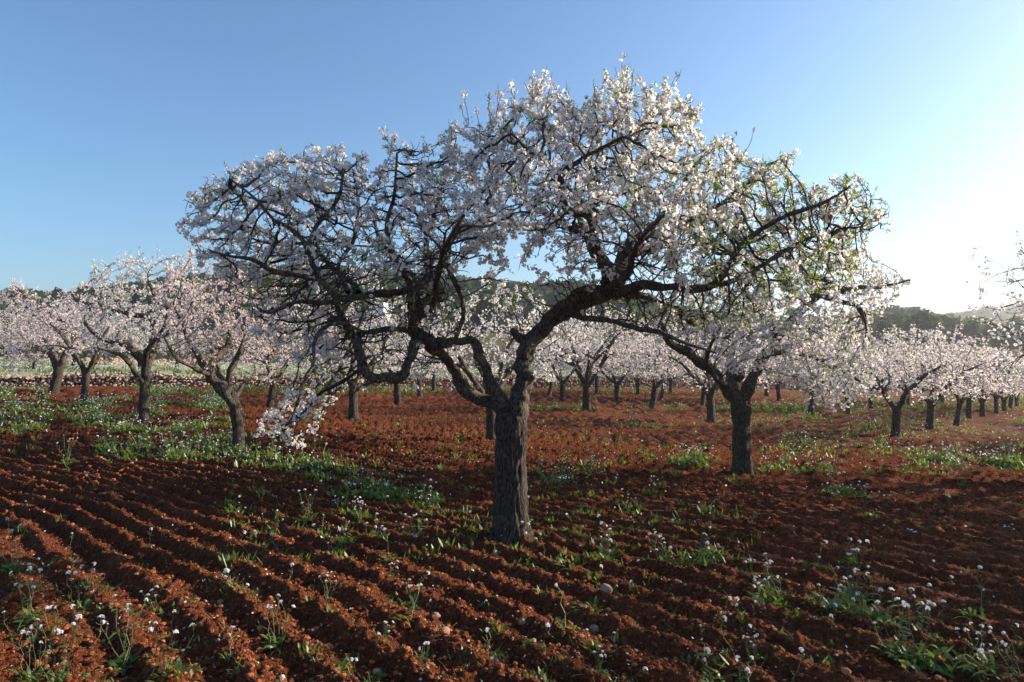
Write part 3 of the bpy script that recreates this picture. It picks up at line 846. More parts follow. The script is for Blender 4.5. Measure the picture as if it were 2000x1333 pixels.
# limbs that lean away from and towards the viewer, to round the crown out in depth
def bend(px0, py0, dy0, px1, py1, dy1, w):
    k = 5
    return traced([(px0 + (px1 - px0) * t + 12 * math.sin(7 * t), py0 + (py1 - py0) * t ** 1.3, dy0 + (dy1 - dy0) * t, w * (1 - 0.7 * t)) for t in np.linspace(0, 1, k)], YM)
limbs += [bend(1185, 560, 0, 1120, 330, 1.9, 24), bend(1220, 500, 0.2, 1420, 400, 1.8, 18), bend(830, 580, 0, 720, 400, 1.7, 20), bend(835, 540, 0.1, 930, 380, 1.6, 16), bend(1190, 560, 0, 1290, 420, -1.7, 18),
          bend(818, 620, -0.1, 900, 420, -1.6, 18), bend(700, 575, -0.6, 610, 450, 0.9, 14)]
r1 = np.random.default_rng(101)
att = envelope(MAIN_POLY, YM, 15000, r1, 1.9, holes=[(1000, 545, 100, 85, 0.9), (930, 600, 60, 60, 0.7), (1080, 640, 150, 60, 0.9), (740, 715, 60, 22, 0.5)], bias=-0.1)
def main_bp(p):
    x, y = project(p)
    v = np.where(y < 500, 0.57, np.where(y < 560, 0.43, 0.20))
    v = np.where((x < 900) & (y < 500), v * 0.88, v)
    v = np.where((x > 640) & (x < 1260) & (y > 540), 0.07, v)
    v = np.where((x < 660) & (y > 640), 0.55, v)
    v = np.where((x < 640) & (y > 540) & (y < 640), 0.22, v)
    v = np.where(x > 1450, v * 0.62, v)
    v = np.where((x > 1260) & (y > 520), 0.22, v)
    return v * np.clip(2.6 * vnoise3(p[:, 0] * 5.0, p[:, 1] * 5.0, p[:, 2] * 5.0, 9) - 0.45, 0.05, 1.25) * 1.0
def main_lp(p):
    x, y = project(p)
    v = np.where(x > 1350, 0.55, np.where(x > 1150, 0.30, 0.13))
    return np.where((x < 660) & (y > 600), 0.16, v)
tree_parts(tree, (bx, by, bz), trunk, limbs, att, r1, 0.062, 0.092, 0.62, 0.0026, 4, main_bp, main_lp, M_PETAL, True, 0.0345, 72, 16, wiggle=0.22, maxn=28000, spur=0.8, cl=(4, 9), shoots=110, maxblo=36000)

# ---- the second tree, right
bx, by = map(float, ground_hit(1450, 928)); bz = float(base_z(bx, by)) - 0.06; Y2 = by
tree = tree_root("almond_tree", (bx, by, bz), "almond tree with thick forked trunk and white blossom, behind the largest tree")
trunk = traced([(1450, 940, 0, 44), (1450, 925, 0, 39), (1450, 880, 0, 35), (1448, 830, 0, 34), (1447, 800, 0, 38), (1446, 780, 0, 34)], Y2)
L2 = [
    [(1444, 810, 0, 24), (1434, 780, 0, 26), (1418, 755, -0.05, 24), (1394, 726, -0.1, 22), (1360, 700, -0.2, 20), (1332, 682, -0.3, 18), (1308, 670, -0.4, 14), (1290, 630, -0.5, 8)],
    [(1452, 805, 0, 24), (1458, 775, 0, 24), (1468, 745, 0, 22), (1478, 720, 0.05, 20), (1500, 690, 0.1, 19), (1516, 660, 0.1, 17), (1506, 632, 0.1, 15), (1486, 615, 0.2, 10), (1460, 570, 0.3, 7)],
    [(1510, 672, 0.1, 15), (1540, 632, 0.0, 15), (1570, 602, -0.1, 16), (1600, 572, -0.15, 17), (1622, 556, -0.2, 16), (1650, 568, -0.2, 14), (1680, 562, -0.2, 10), (1725, 560, -0.2, 6), (1778, 547, -0.2, 3)],
    [(1596, 576, -0.15, 12), (1635, 588, -0.3, 11), (1675, 598, -0.4, 9), (1690, 630, -0.5, 6)],
    [(1622, 556, -0.2, 11), (1604, 544, 0.0, 9), (1580, 546, 0.2, 8), (1560, 520, 0.3, 5)],
    [(1444, 790, 0.05, 20), (1434, 750, 0.3, 20), (1432, 715, 0.5, 19), (1430, 680, 0.7, 16), (1420, 620, 1.0, 10), (1440, 560, 1.2, 7)],
    [(1500, 690, 0.1, 12), (1560, 690, 0.5, 10), (1630, 715, 0.9, 8), (1680, 745, 1.1, 5)],
    [(1420, 756, -0.05, 12), (1400, 740, -0.6, 11), (1380, 700, -1.1, 9), (1400, 650, -1.5, 7)],
]
P2 = [(1270, 640), (1300, 570), (1400, 510), (1500, 470), (1590, 440), (1690, 440), (1705, 500), (1790, 545), (1750, 590), (1705, 640), (1735, 690), (1715, 760), (1660, 800), (1590, 805), (1560, 775), (1500, 745), (1430, 730), (1340, 705), (1280, 670)]
r2 = np.random.default_rng(102)
att = envelope(P2, Y2, 6500, r2, 2.2)
tree_parts(tree, (bx, by, bz), trunk, [traced(l, Y2) for l in L2], att, r2, 0.085, 0.14, 0.9, 0.0027, 3,
           lambda p: np.where(project(p)[1] < 520, 0.50, 0.78), lambda p: np.where(project(p)[0] > 1500, 0.24, 0.16), M_PETAL, False, 0.041, 30, 10, wiggle=0.28, maxn=10000, spur=0.45, cl=(3, 7), shoots=25, maxblo=17000)

# ---- left trees, traced
def traced_tree(px, py, label, trunk, limbs_px, poly, natt, seed, petal, depth=1.5, bp=0.7, lp=0.05, maxblo=8500, size=0.042, shoots=30, wig=0.28):
    bx, by = map(float, ground_hit(px, py)); bz = float(base_z(bx, by)) - 0.06
    t = tree_root("almond_tree", (bx, by, bz), label)
    r_ = np.random.default_rng(seed)
    att = envelope(poly, by, natt, r_, depth)
    tree_parts(t, (bx, by, bz), traced([(a, b, c, w * 0.84) for (a, b, c, w) in trunk], by), [traced([(a, b, c, w * 0.84) for (a, b, c, w) in l], by) for l in limbs_px], att, r_, 0.10, 0.18, 1.0, 0.003, 3, lambda p: np.full(len(p), bp), lambda p: np.full(len(p), lp), petal, False, size,
               24, 9, wiggle=wig, maxn=7000, spur=0.5, cl=(3, 7), shoots=shoots, maxblo=maxblo)
    return t
traced_tree(280, 828, "almond tree with pale blossom and two low left limbs, tallest of the left trees",
    [(279, 836, 0, 36), (280, 825, 0, 30), (282, 780, 0, 24), (284, 735, 0, 22), (287, 702, 0, 20)],
    [[(286, 720, 0, 18), (278, 702, 0, 18), (262, 690, -0.1, 17), (248, 673, -0.2, 16), (222, 668, -0.3, 14), (190, 657, -0.4, 11), (165, 630, -0.5, 6)],
     [(287, 715, 0, 18), (296, 690, 0, 16), (300, 660, 0.1, 15), (298, 630, 0.2, 14), (290, 620, 0.2, 13), (246, 612, 0.3, 11), (200, 600, 0.4, 7), (180, 560, 0.4, 4)],
     [(296, 690, 0, 14), (314, 668, 0.3, 12), (335, 640, 0.6, 9), (350, 590, 0.8, 6)],
     [(281, 752, 0, 12), (264, 728, -0.3, 11), (250, 705, -0.6, 10), (225, 690, -0.9, 8), (190, 680, -1.1, 5)],
     [(298, 640, 0.2, 12), (305, 590, 0, 9), (290, 550, -0.2, 6)],
     [(284, 706, 0, 13), (290, 680, -0.6, 11), (320, 640, -1.0, 8), (330, 590, -1.2, 5)]],
    [(140, 620), (155, 555), (190, 503), (215, 515), (240, 500), (300, 498), (322, 520), (345, 488), (372, 492), (395, 530), (410, 600), (385, 680), (300, 690), (250, 702), (180, 690), (148, 665)], 2600, 201, M_PETAL, 1.9, 0.62, 0.04)
traced_tree(467, 886, "rosy almond tree with heavy slanting limb and many thin upright shoots, left of centre",
    [(467, 894, 0, 34), (467, 882, 0, 28), (464, 835, 0, 25), (459, 795, 0, 25), (452, 768, 0, 22)],
    [[(458, 795, 0, 22), (440, 765, -0.05, 29), (420, 740, -0.1, 31), (400, 714, -0.1, 26), (386, 690, -0.1, 17), (368, 664, -0.1, 11), (350, 620, -0.1, 6)],
     [(404, 722, -0.1, 18), (428, 694, 0.1, 16), (444, 678, 0.2, 12), (450, 640, 0.3, 7)],
     [(454, 785, 0, 18), (447, 745, 0, 17), (454, 712, 0, 14), (465, 690, 0, 9), (480, 650, 0, 5)],
     [(458, 780, 0, 11), (478, 748, 0.3, 9), (510, 733, 0.5, 8), (545, 728, 0.7, 6), (565, 700, 0.8, 4)],
     [(415, 735, -0.1, 13), (380, 720, -0.5, 10), (345, 700, -0.8, 8), (320, 660, -1, 5)],
     [(450, 770, 0, 12), (430, 730, 0.7, 10), (410, 670, 1.1, 6)]],
    [(300, 600), (315, 545), (345, 520), (380, 493), (400, 520), (440, 515), (490, 540), (560, 570), (580, 650), (560, 735), (500, 742), (430, 705), (370, 728), (330, 700), (302, 650)], 3000, 202, M_PETAL_PP, 1.6, 0.52, 0.10, 8500, 0.036, 140, 0.25)
traced_tree(105, 770, "leaning almond tree with lilac shaded blossom at the left edge",
    [(103, 775, 0, 26), (106, 760, 0, 22), (112, 735, 0, 20), (116, 712, 0, 20)],
    [[(114, 722, 0, 16), (100, 695, 0, 13), (75, 680, -0.4, 9), (40, 690, -0.8, 6)],
     [(116, 718, 0, 17), (128, 690, 0, 14), (145, 650, 0, 12), (108, 617, 0, 10), (62, 588, 0, 6), (30, 560, 0, 3)],
     [(118, 715, 0, 14), (135, 690, 0.6, 11), (150, 640, 1.0, 7)],
     [(112, 715, 0, 13), (95, 670, 0.8, 10), (60, 640, 1.2, 6)]],
    [(-20, 600), (10, 560), (40, 545), (62, 575), (100, 590), (130, 565), (158, 600), (165, 660), (150, 705), (100, 700), (60, 700), (30, 735), (5, 720), (-5, 660)], 2200, 203, M_PETAL_P, 1.8, 0.7, 0.03, 6500, 0.045, 20)

# ---- kinds of younger and farther trees, grown once each and then copied
def grown_kind(seed, petal, height=3.1, spread=1.9, fork=0.85, tr=0.105, nl=4, bp=0.68, lp=0.06, natt=1600, lean=0.0, maxblo=4800):
    r_ = np.random.default_rng(seed)
    t = tree_root("almond_tree", (0, 0, 0), None)
    lx, ly = lean * math.cos(seed), lean * math.sin(seed)
    trunk = [(0, 0, -0.15, tr * 1.35), (0, 0, 0.03, tr * 1.15), (lx * .3, ly * .3, fork * .35, tr * .95), (lx * .7, ly * .7, fork * .75, tr * 0.92), (lx, ly, fork * 1.02, tr * .85)]
    a0 = r_.uniform(0, 6.28); limbs = []
    for k in range(nl):
        a = a0 + k * 2 * math.pi / nl + r_.uniform(-0.35, 0.35)
        b = a + r_.uniform(-0.5, 0.5); rr = spread * r_.uniform(0.5, 0.72); zt = fork + (height - fork) * r_.uniform(0.45, 0.68)
        pts = [(lx * .8, ly * .8, fork * 0.82, tr * 0.62), (lx + .16 * math.cos(a), ly + .16 * math.sin(a), fork * 1.12, tr * .55),
               (lx + .42 * rr * math.cos(a), ly + .42 * rr * math.sin(a), fork + (zt - fork) * .42, tr * .44),
               (lx + .66 * rr * math.cos(b), ly + .66 * rr * math.sin(b), fork + (zt - fork) * .78, tr * .32), (lx + rr * math.cos(b), ly + rr * math.sin(b), zt, tr * .15)]
        limbs.append(pts)
        c = b + r_.choice([-1, 1]) * r_.uniform(0.6, 1.1)
        limbs.append([pts[2], (pts[2][0] + .3 * math.cos(c), pts[2][1] + .3 * math.sin(c), pts[2][2] + .12, tr * .28), (pts[2][0] + .75 * math.cos(c), pts[2][1] + .75 * math.sin(c), pts[2][2] + r_.uniform(0.1, 0.6), tr * .12)])
    q = r_.normal(size=(natt * 6, 3)); q /= np.linalg.norm(q, axis=1, keepdims=True); q *= r_.random((len(q), 1)) ** 0.40
    wob = 0.80 + 0.42 * vnoise3(q[:, 0] * 2.4 + seed, q[:, 1] * 2.4, q[:, 2] * 2.4, seed)
    zc = fork + (height - fork) * 0.46
    p = np.stack([q[:, 0] * spread * wob + lx, q[:, 1] * spread * wob + ly, zc + q[:, 2] * (height - zc) * wob], 1)
    rxy = np.hypot(p[:, 0], p[:, 1])
    p = p[(p[:, 2] > fork * 1.16 + 0.25 * (1 - np.clip(rxy / spread, 0, 1)))][:natt]
    tree_parts(t, (0, 0, 0), trunk, limbs, p, r_, 0.12, 0.21, 1.1, 0.0033, 3, lambda a: np.full(len(a), bp), lambda a: np.full(len(a), lp), petal, False, 0.044, 18, 8, wiggle=0.26, maxn=5000, spur=0.4, cl=(3, 7), shoots=14, maxblo=maxblo)
    return t

KINDS = [grown_kind(301, M_PETAL, 3.1, 1.9, 0.85, 0.105, 4), grown_kind(302, M_PETAL_P, 2.9, 1.8, 0.8, 0.10, 3, lean=0.12), grown_kind(303, M_PETAL_P, 3.2, 1.75, 0.9, 0.10, 4, lean=0.06),
         grown_kind(304, M_PETAL, 2.8, 2.0, 0.78, 0.115, 4, lean=0.05), grown_kind(305, M_PETAL_P, 3.0, 1.85, 0.92, 0.095, 3, lean=0.30), grown_kind(306, M_PETAL, 3.3, 2.0, 0.85, 0.12, 5)]
kind_used = [False] * len(KINDS)
def place_tree(k, x, y, scale, rot, label, group="almond trees of the orchard", sz=1.0):
    src = KINDS[k]
    if not kind_used[k]:
        t = src; kind_used[k] = True
    else:
        t = src.copy(); col.objects.link(t)
        for c in list(src.children):
            d = c.copy(); col.objects.link(d); d.parent = t
    t.location = (x, y, float(base_z(x, y)) - 0.04); t.rotation_euler = (0, 0, rot); t.scale = (scale, scale, scale * sz)
    tag(t, label, "almond tree", group)
    return t

TREES = [  # px, py of the trunk foot, kind, scale, label
    (165, 785, 2, 1.05, "slim almond tree with pale trunk, just left of the tree with two low left limbs"),
    (527, 794, 1, 1.0, "almond tree half hidden by the big tree's hanging blossom, before the stone wall"),
    (690, 820, 0, 1.05, "almond tree framed by the big tree's hooked lower left limb"),
    (645, 777, 2, 0.95, "small almond tree behind the hanging blossom, close to the stone wall"),
    (712, 767, 4, 0.95, "thin almond tree near the wall, directly behind the big tree's hooked limb"),
    (777, 790, 3, 0.95, "almond tree whose trunk stands straight under the end of the hooked limb"),
    (820, 777, 1, 0.95, "almond tree right of the hooked limb, with a thin forked trunk before the wall"),
    (847, 765, 2, 0.9, "far thin almond tree at the wall, left of the big tree's lower limbs"),
    (959, 861, 0, 1.0, "almond tree hidden behind the big tree's trunk, its own trunk showing at the left side"),
    (1071, 775, 4, 0.95, "far almond tree right of the big trunk, nearest to it of those by the wall"),
    (1098, 787, 1, 1.0, "almond tree with a leaning thin trunk, under the big tree's arching right limb"),
    (1146, 804, 5, 1.0, "full white almond tree with wide open fork, under the arch of the big right limb"),
    (1166, 772, 2, 0.9, "far slender almond tree just behind the full white tree under the arch"),
    (1205, 784, 3, 0.95, "almond tree with low forked limbs, between the two open forked trees under the arch"),
    (1246, 772, 0, 0.9, "far small almond tree near the wall, left of the tree with three open limbs"),
    (1273, 800, 1, 1.05, "almond tree with three open limbs on a short trunk, left of the second big tree"),
    (1291, 782, 4, 0.95, "leaning almond tree right behind the tree with three open limbs"),
    (1309, 770, 2, 0.9, "far leaning almond tree at the wall, left of the second big tree"),
    (1371, 792, 1, 0.95, "almond tree with spotted thin trunk, just left of the tree on the grassy tuft"),
    (1390, 826, 3, 1.0, "almond tree standing in a green grassy tuft, left beside the second big tree"),
    (1497, 774, 0, 0.95, "far almond tree glimpsed right behind the second big tree's trunk"),
    (1522, 786, 2, 0.95, "almond tree behind the low white sprays right of the second big tree"),
    (1584, 809, 1, 1.0, "almond tree whose trunk is nearly covered by low hanging white sprays"),
    (1617, 784, 4, 0.95, "far almond tree between the hanging sprays and the right hand row"),
    (1656, 806, 5, 0.95, "dark trunked almond tree behind the last white spray of the second big tree"),
    (1702, 800, 2, 0.95, "almond tree with straight dark trunk, left behind the row of trees on the right"),
    (1749, 855, 3, 1.0, "nearest almond tree of the row on the right, with stout forked trunk"),
    (1773, 795, 0, 0.9, "almond tree seen between the first and second trunks of the row on the right"),
    (1798, 792, 1, 0.9, "far almond tree seen close left of the row's second trunk"),
    (1815, 841, 1, 1.05, "second almond tree of the row on the right, with upright slim trunk"),
    (1840, 790, 2, 0.9, "far almond tree seen between the second and the leaning trunk of the row"),
    (1868, 830, 4, 1.0, "third almond tree of the row on the right, its trunk leaning to the right"),
    (1893, 819, 0, 0.95, "fourth almond tree of the row on the right, standing behind the leaning one"),
    (1919, 814, 5, 0.85, "fifth almond tree of the row on the right, with straight trunk in yellow weeds"),
    (1946, 809, 2, 0.9, "sixth almond tree of the row on the right, a thin straight trunk"),
    (1961, 806, 3, 0.85, "seventh almond tree of the row on the right, with forked trunk"),
    (1972, 802, 1, 0.9, "eighth almond tree of the row on the right, small and partly hidden"),
    (1986, 796, 0, 0.9, "far almond tree at the right edge, last of the row that shows"),
]
rt = random.Random(5)
for (px, py, k, s, lab) in TREES:
    x, y = map(float, ground_hit(px, py))
    s2 = s * (1.0 if px < 1600 else 0.86)
    place_tree(k, x, y, s2 * rt.uniform(0.96, 1.06), rt.uniform(0, 6.28) if k != 4 else rt.uniform(2.6, 3.6), lab)
FIELD_TREES = [
    (68, 726, 1, "bare trunked almond tree in the pale field, behind the leaning left tree"),
    (58, 713, 0, "farther almond tree in the pale field at far left, beyond the bare trunked one"),
    (143, 724, 2, "thin almond tree in the pale field, between the two left trunks"),
    (192, 716, 4, "slanting thin almond tree by the far low wall, left of its neighbour there"),
    (206, 717, 2, "upright thin almond tree by the far low wall, close to the slanting one"),
    (273, 726, 3, "almond tree in the pale field, seen under the tallest left tree"),
    (343, 730, 1, "almond tree in the pale field, seen between the tallest left tree and the rosy one")]
for (px, py, k, lab) in FIELD_TREES:
    x, y = map(float, ground_hit(px, py)); place_tree(k, x, y, rt.uniform(0.95, 1.1), rt.uniform(0, 6.28), lab, "almond trees in the field behind the wall")

# the tree whose twigs reach in at the right edge, and the rows going on beyond the frame
x, y = 9.78, 10.3
place_tree(5, x, y, 1.3, 0.4, "almond tree just outside the frame whose flowering twigs reach in at the right edge")
for (x, y, k, s) in [(12.6, 8.9, 0, 1.15), (9.4, 6.5, 5, 1.12), (8.2, 2.2, 3, 1.15), (13.0, 3.2, 5, 1.1), (16.3, 12.6, 2, 1.05), (17.5, 7.0, 3, 1.05), (14.6, 14.8, 1, 1.0), (21, 17, 0, 1.0), (20.5, 11, 5, 1.0), (5.2, -2.6, 5, 1.1), (12.0, -1.2, 0, 1.1)]:
    place_tree(k, x, y, s, rt.uniform(0, 6.28), "flowering almond tree of the rows going on to the right, out of the frame", "almond trees beyond the right edge")

# ------------------------------------------------------------------ dry stone walls
def ico():
    t = (1 + 5 ** 0.5) / 2
    v = np.array([(-1, t, 0), (1, t, 0), (-1, -t, 0), (1, -t, 0), (0, -1, t), (0, 1, t), (0, -1, -t), (0, 1, -t), (t, 0, -1), (t, 0, 1), (-t, 0, -1), (-t, 0, 1)], float)
    v /= np.linalg.norm(v[0])
    f = np.array([(0, 11, 5), (0, 5, 1), (0, 1, 7), (0, 7, 10), (0, 10, 11), (1, 5, 9), (5, 11, 4), (11, 10, 2), (10, 7, 6), (7, 1, 8), (3, 9, 4), (3, 4, 2), (3, 2, 6), (3, 6, 8), (3, 8, 9), (4, 9, 5), (2, 4, 11), (6, 2, 10), (8, 6, 7), (9, 8, 1)])
    return v, f
def subdiv(v, f):
    v = list(map(tuple, v)); c = {}; out = []
    def mid(a, b):
        k = (min(a, b), max(a, b))
        if k not in c:
            m = (np.array(v[a]) + np.array(v[b])) / 2; c[k] = len(v); v.append(tuple(m / np.linalg.norm(m)))
        return c[k]
    for a, b, d in f:
        x, y, z = mid(a, b), mid(b, d), mid(d, a)
        out += [(a, x, z), (b, y, x), (d, z, y), (x, y, z)]
    return np.array(v), np.array(out)
ICO = ico(); ICO2 = subdiv(*ICO)
OCT = (np.array([(1, 0, 0), (-1, 0, 0), (0, 1, 0), (0, -1, 0), (0, 0, 1), (0, 0, -1)], float) * 1.15, np.array([(0, 2, 4), (2, 1, 4), (1, 3, 4), (3, 0, 4), (2, 0, 5), (1, 2, 5), (3, 1, 5), (0, 3, 5)]))

def boxy(v, r_, k=0.35, rough=0.16):
    """a lump with flattened faces, like a broken stone"""
    w = np.sign(v) * np.abs(v) ** k
    w = v * (1 - 0.55) + 0.55 * w * 0.75
    return w * (1 + rough * r_.normal(size=(len(v), 1))) + rough * 0.4 * r_.normal(size=v.shape)

rw = np.random.default_rng(55)
wall = bpy.data.objects.new("dry_stone_wall", None); col.objects.link(wall)
tag(wall, "long low dry stone wall of reddish field stones behind the orchard", "wall")
t0, t1 = -24.0, 52.0
wall.location = (WA[0], WA[1], float(base_z(*(WA - 0.4 * WN))))
def wall_pt(t, off, h):
    x = WA[0] + WD[0] * t + WN[0] * off; y = WA[1] + WD[1] * t + WN[1] * off
    return np.array([x, y, float(base_z(WA[0] + WD[0] * t - 0.8 * WN[0], WA[1] + WD[1] * t - 0.8 * WN[1])) + h])
def wall_h(t): return 0.34 + 0.009 * max(t + 6, 0) + 0.07 * math.sin(t * 0.7) + 0.04 * math.sin(t * 2.3)
ts = np.linspace(t0, t1, 90); A = Acc(); vv = []
for t in ts:
    h = wall_h(t) * 0.82
    vv += [wall_pt(t, -0.13, -0.25), wall_pt(t, -0.10, h), wall_pt(t, 0.55, h), wall_pt(t, 0.55, -0.25)]
b = np.arange(len(ts) - 1)[:, None] * 4
q = np.concatenate([np.stack([b + a, b + 4 + a, b + 4 + (a + 1) % 4, b + (a + 1) % 4], -1).reshape(-1, 4) for a in range(3)])
link("core", mesh_np("core", np.array(vv) - np.array(wall.location), [q], [M_CORE]), wall)
stones = []
t = t0
for course in range(10):
    t = t0 + rw.uniform(0, .2); hb = course * 0.098 - 0.02
    while t < t1:
        L = rw.uniform(0.09, 0.21)
        H = wall_h(t)
        if hb < H - 0.03:
            stones.append((t + L / 2, -0.14 + rw.normal(0, 0.035), min(hb + 0.06, H) + rw.normal(0, 0.02), L * rw.uniform(0.48, 0.62), rw.uniform(0.10, 0.17), rw.uniform(0.045, 0.075)))
        t += L * 0.96
t = t0
while t < t1:                       # uneven cap stones, some set on edge
    L = rw.uniform(0.10, 0.22); e = rw.random() < 0.35
    stones.append((t, rw.uniform(-0.05, 0.1), wall_h(t) + (0.07 if e else 0.03), L * (0.35 if e else 0.55), rw.uniform(0.10, 0.20), rw.uniform(0.07, 0.11) if e else rw.uniform(0.04, 0.07)))
    t += L * (0.7 if e else 1.0)
wang = math.atan2(WD[1], WD[0])
smesh = [mesh_np("stone", boxy(ICO[0], rw), [ICO[1]], [M_WALL]) for _ in range(8)]
cpos = [wall_pt(s[0], s[1], s[2]) for s in stones]
pxs = [project(c) for c in cpos]
order = sorted(range(len(stones)), key=lambda i: (cpos[i][1] if 0 < pxs[i][0] < 1320 else 1e3))
near300 = set(order[:300])
from mathutils import Euler, Matrix
A = Acc(); wl0 = np.array(wall.location)
for i, s_ in enumerate(stones):
    rot = Euler((rw.normal(0, .12), rw.normal(0, .12), wang + rw.normal(0, .15)))
    if i in near300:
        o = link("stone", smesh[int(rw.integers(8))], wall, Vector(cpos[i] - wl0)); o.rotation_euler = rot; o.scale = (s_[3], s_[4], s_[5])
    else:
        R = np.array(rot.to_matrix())
        v = (boxy(ICO[0], rw) * np.array(s_[3:6])) @ R.T + cpos[i] - wl0
        A.add(v, ICO[1])
o = link("stones", A.mesh("stones", [M_WALL]), wall); tag(o, kind="stuff")

# the far wall across the pale field
fw = bpy.data.objects.new("dry_stone_wall", None); col.objects.link(fw)
tag(fw, "short far stone wall across the pale field, under the left trees", "wall")
fx0, fy0 = map(float, ground_hit(165, 716)); fx1, fy1 = map(float, ground_hit(430, 716))
fw.location = (fx0, fy0, float(base_z(fx0, fy0)))
A = Acc(); C2_ = Acc()
n = 330
for i in range(n):
    t = rw.random(); h = rw.random() * 0.55
    x = fx0 + (fx1 - fx0) * t; y = fy0 + (fy1 - fy0) * t
    v = boxy(ICO[0], rw) * np.array([rw.uniform(.12, .22), .16, rw.uniform(.08, .13)]) + np.array([x, y + rw.normal(0, .05), float(base_z(x, y)) + h])
    A.add(v - np.array(fw.location), ICO[1])
tt = np.linspace(0, 1, 24); vv = []
for t in tt:
    x = fx0 + (fx1 - fx0) * t; y = fy0 + (fy1 - fy0) * t; z = float(base_z(x, y))
    vv += [(x, y - .04, z - .2), (x, y - .04, z + .5), (x, y + .4, z + .5), (x, y + .4, z - .2)]
b = np.arange(len(tt) - 1)[:, None] * 4
q = np.concatenate([np.stack([b + a, b + 4 + a, b + 4 + (a + 1) % 4, b + (a + 1) % 4], -1).reshape(-1, 4) for a in range(3)])
link("core", mesh_np("core", np.array(vv) - np.array(fw.location), [q], [M_CORE]), fw)
o = link("stones", A.mesh("stones", [M_WALL]), fw); tag(o, kind="stuff")

# ------------------------------------------------------------------ evergreen bushes and carob trees behind the field
def bush(px, py_foot, Y, w_px, h_px, label, seed, m_=None):
    r_ = np.random.default_rng(seed)
    foot = P(px, py_foot, Y); W = w_px * Y / F / 2; H = h_px * Y / F
    t = bpy.data.objects.new("evergreen_tree", None); col.objects.link(t); t.location = foot; tag(t, label, "tree", "evergreen trees behind the field")
    tp = np.array([(0, 0, -0.6, .16), (0.05, 0, H * .25, .13), (0.1, .05, H * .5, .09), (0.0, .05, H * .75, .04)])
    tp = smooth_path(tp, 0.25); v, q = tube_grid(tp[:, :3], tp[:, 3], 8)
    link("trunk", mesh_np("trunk", v, [q], [M_TRUNK], None, True), t)
    nl = 14; c = r_.normal(size=(nl, 3)); c /= np.linalg.norm(c, axis=1, keepdims=True)
    c = c * np.array([W * .62, W * .62, H * .33]) + np.array([0, 0, H * .56]); rr = r_.uniform(.28, .5, nl) * min(W, H)
    k = 170; d = r_.normal(size=(nl, k, 3)); d /= np.linalg.norm(d, axis=2, keepdims=True)
    p = c[:, None] + d * rr[:, None, None] * r_.uniform(.72, 1.05, (nl, k, 1))
    p = p.reshape(-1, 3); d = d.reshape(-1, 3); m = p[:, 2] > H * .04; p = p[m]; d = d[m]
    tv = np.array([[-1, -.6, 0], [1, -.7, .1], [.75, .8, -.1], [-.7, .75, .12]]) * .5
    V, fs, mi = stamp(tv, [np.array([[0, 1, 2, 3]])], [np.array([0])], p, rot_from_z(d + .6 * r_.normal(size=d.shape), r_.uniform(0, 6.28, len(p))), r_.uniform(.12, .26, len(p)) * (H / 3.5))
    o = link("crown", mesh_np("crown", V, fs, [m_ or M_BUSH]), t); tag(o, kind="stuff")
for i, b in enumerate([(12, 706, 52, 100, 78, "dark round evergreen tree at the left edge behind the pale field"), (-45, 704, 50, 110, 100, "broad evergreen tree cut by the left edge, behind the pale field"),
          (78, 703, 60, 80, 52, "low olive green evergreen behind the left leaning almond tree"), (150, 702, 62, 70, 50, "evergreen bush behind the slim pale trunked almond tree"),
          (228, 702, 64, 80, 44, "low evergreen bush behind the tallest left almond tree"), (330, 702, 66, 90, 46, "low evergreen bush behind the rosy almond tree"),
          (150, 690, 95, 60, 98, "tall dark pine standing on the slope at left, top against the sky"), (1722, 700, 95, 60, 70, "dark tree on the slope right of the second big tree")]):
    bush(*b, 400 + i, M_PINE if "pine" in b[5] or "dark tree" in b[5] else None)

# ------------------------------------------------------------------ white houses on the slope
def box(A, x0, x1, y0, y1, z0, z1, mi=0):
    v = np.array([(x0, y0, z0), (x1, y0, z0), (x1, y1, z0), (x0, y1, z0), (x0, y0, z1), (x1, y0, z1), (x1, y1, z1), (x0, y1, z1)])
    A.add(v, np.array([(0, 1, 5, 4), (1, 2, 6, 5), (2, 3, 7, 6), (3, 0, 4, 7), (4, 5, 6, 7), (3, 2, 1, 0)]), mi)
def one(name, mats, parent, *boxes):
    A = Acc()
    for b in boxes: box(A, *b)
    return link(name, A.mesh(name, mats), parent)
def house(px, py, Y, w, h, label, two=False):
    t = bpy.data.objects.new("white_house", None); col.objects.link(t); t.location = P(px, py, Y); tag(t, label, "house", "white houses on the slope")
    one("wall", [M_WHITE], t, (-w / 2, w / 2, 0, 5, -2.5, h))
    one("parapet", [M_WHITE], t, (-w / 2 - .08, w / 2 + .08, -.08, .22, h + .003, h + .35), (-w / 2 - .08, w / 2 + .08, 4.8, 5.08, h + .003, h + .35), (-w / 2 - .08, -w / 2 + .2, .222, 4.798, h + .003, h + .35), (w / 2 - .2, w / 2 + .08, .222, 4.798, h + .003, h + .35))
    if two: one("upper_storey", [M_WHITE], t, (-w * .1, w / 2 - .25, .6, 4.5, h + .002, h + 1.9))
    for x in (-w * .33, 0.02 * w, w * .33):
        f = one("window", [M_WOOD], t, (x - .45, x + .45, -.05, .02, h * .42, h * .78)); one("pane", [M_GLASS], f, (x - .35, x + .35, -.062, -.052, h * .46, h * .74))
    one("door", [M_WOOD], t, (w * .14, w * .14 + .9, -.04, .02, 0, h * .7))
house(724, 640, 104, 4.2, 2.0, "small white house seen through the big tree's left branches", True)
house(1990, 702, 118, 5.0, 1.0, "pale low house at the right edge beyond the row of trees")

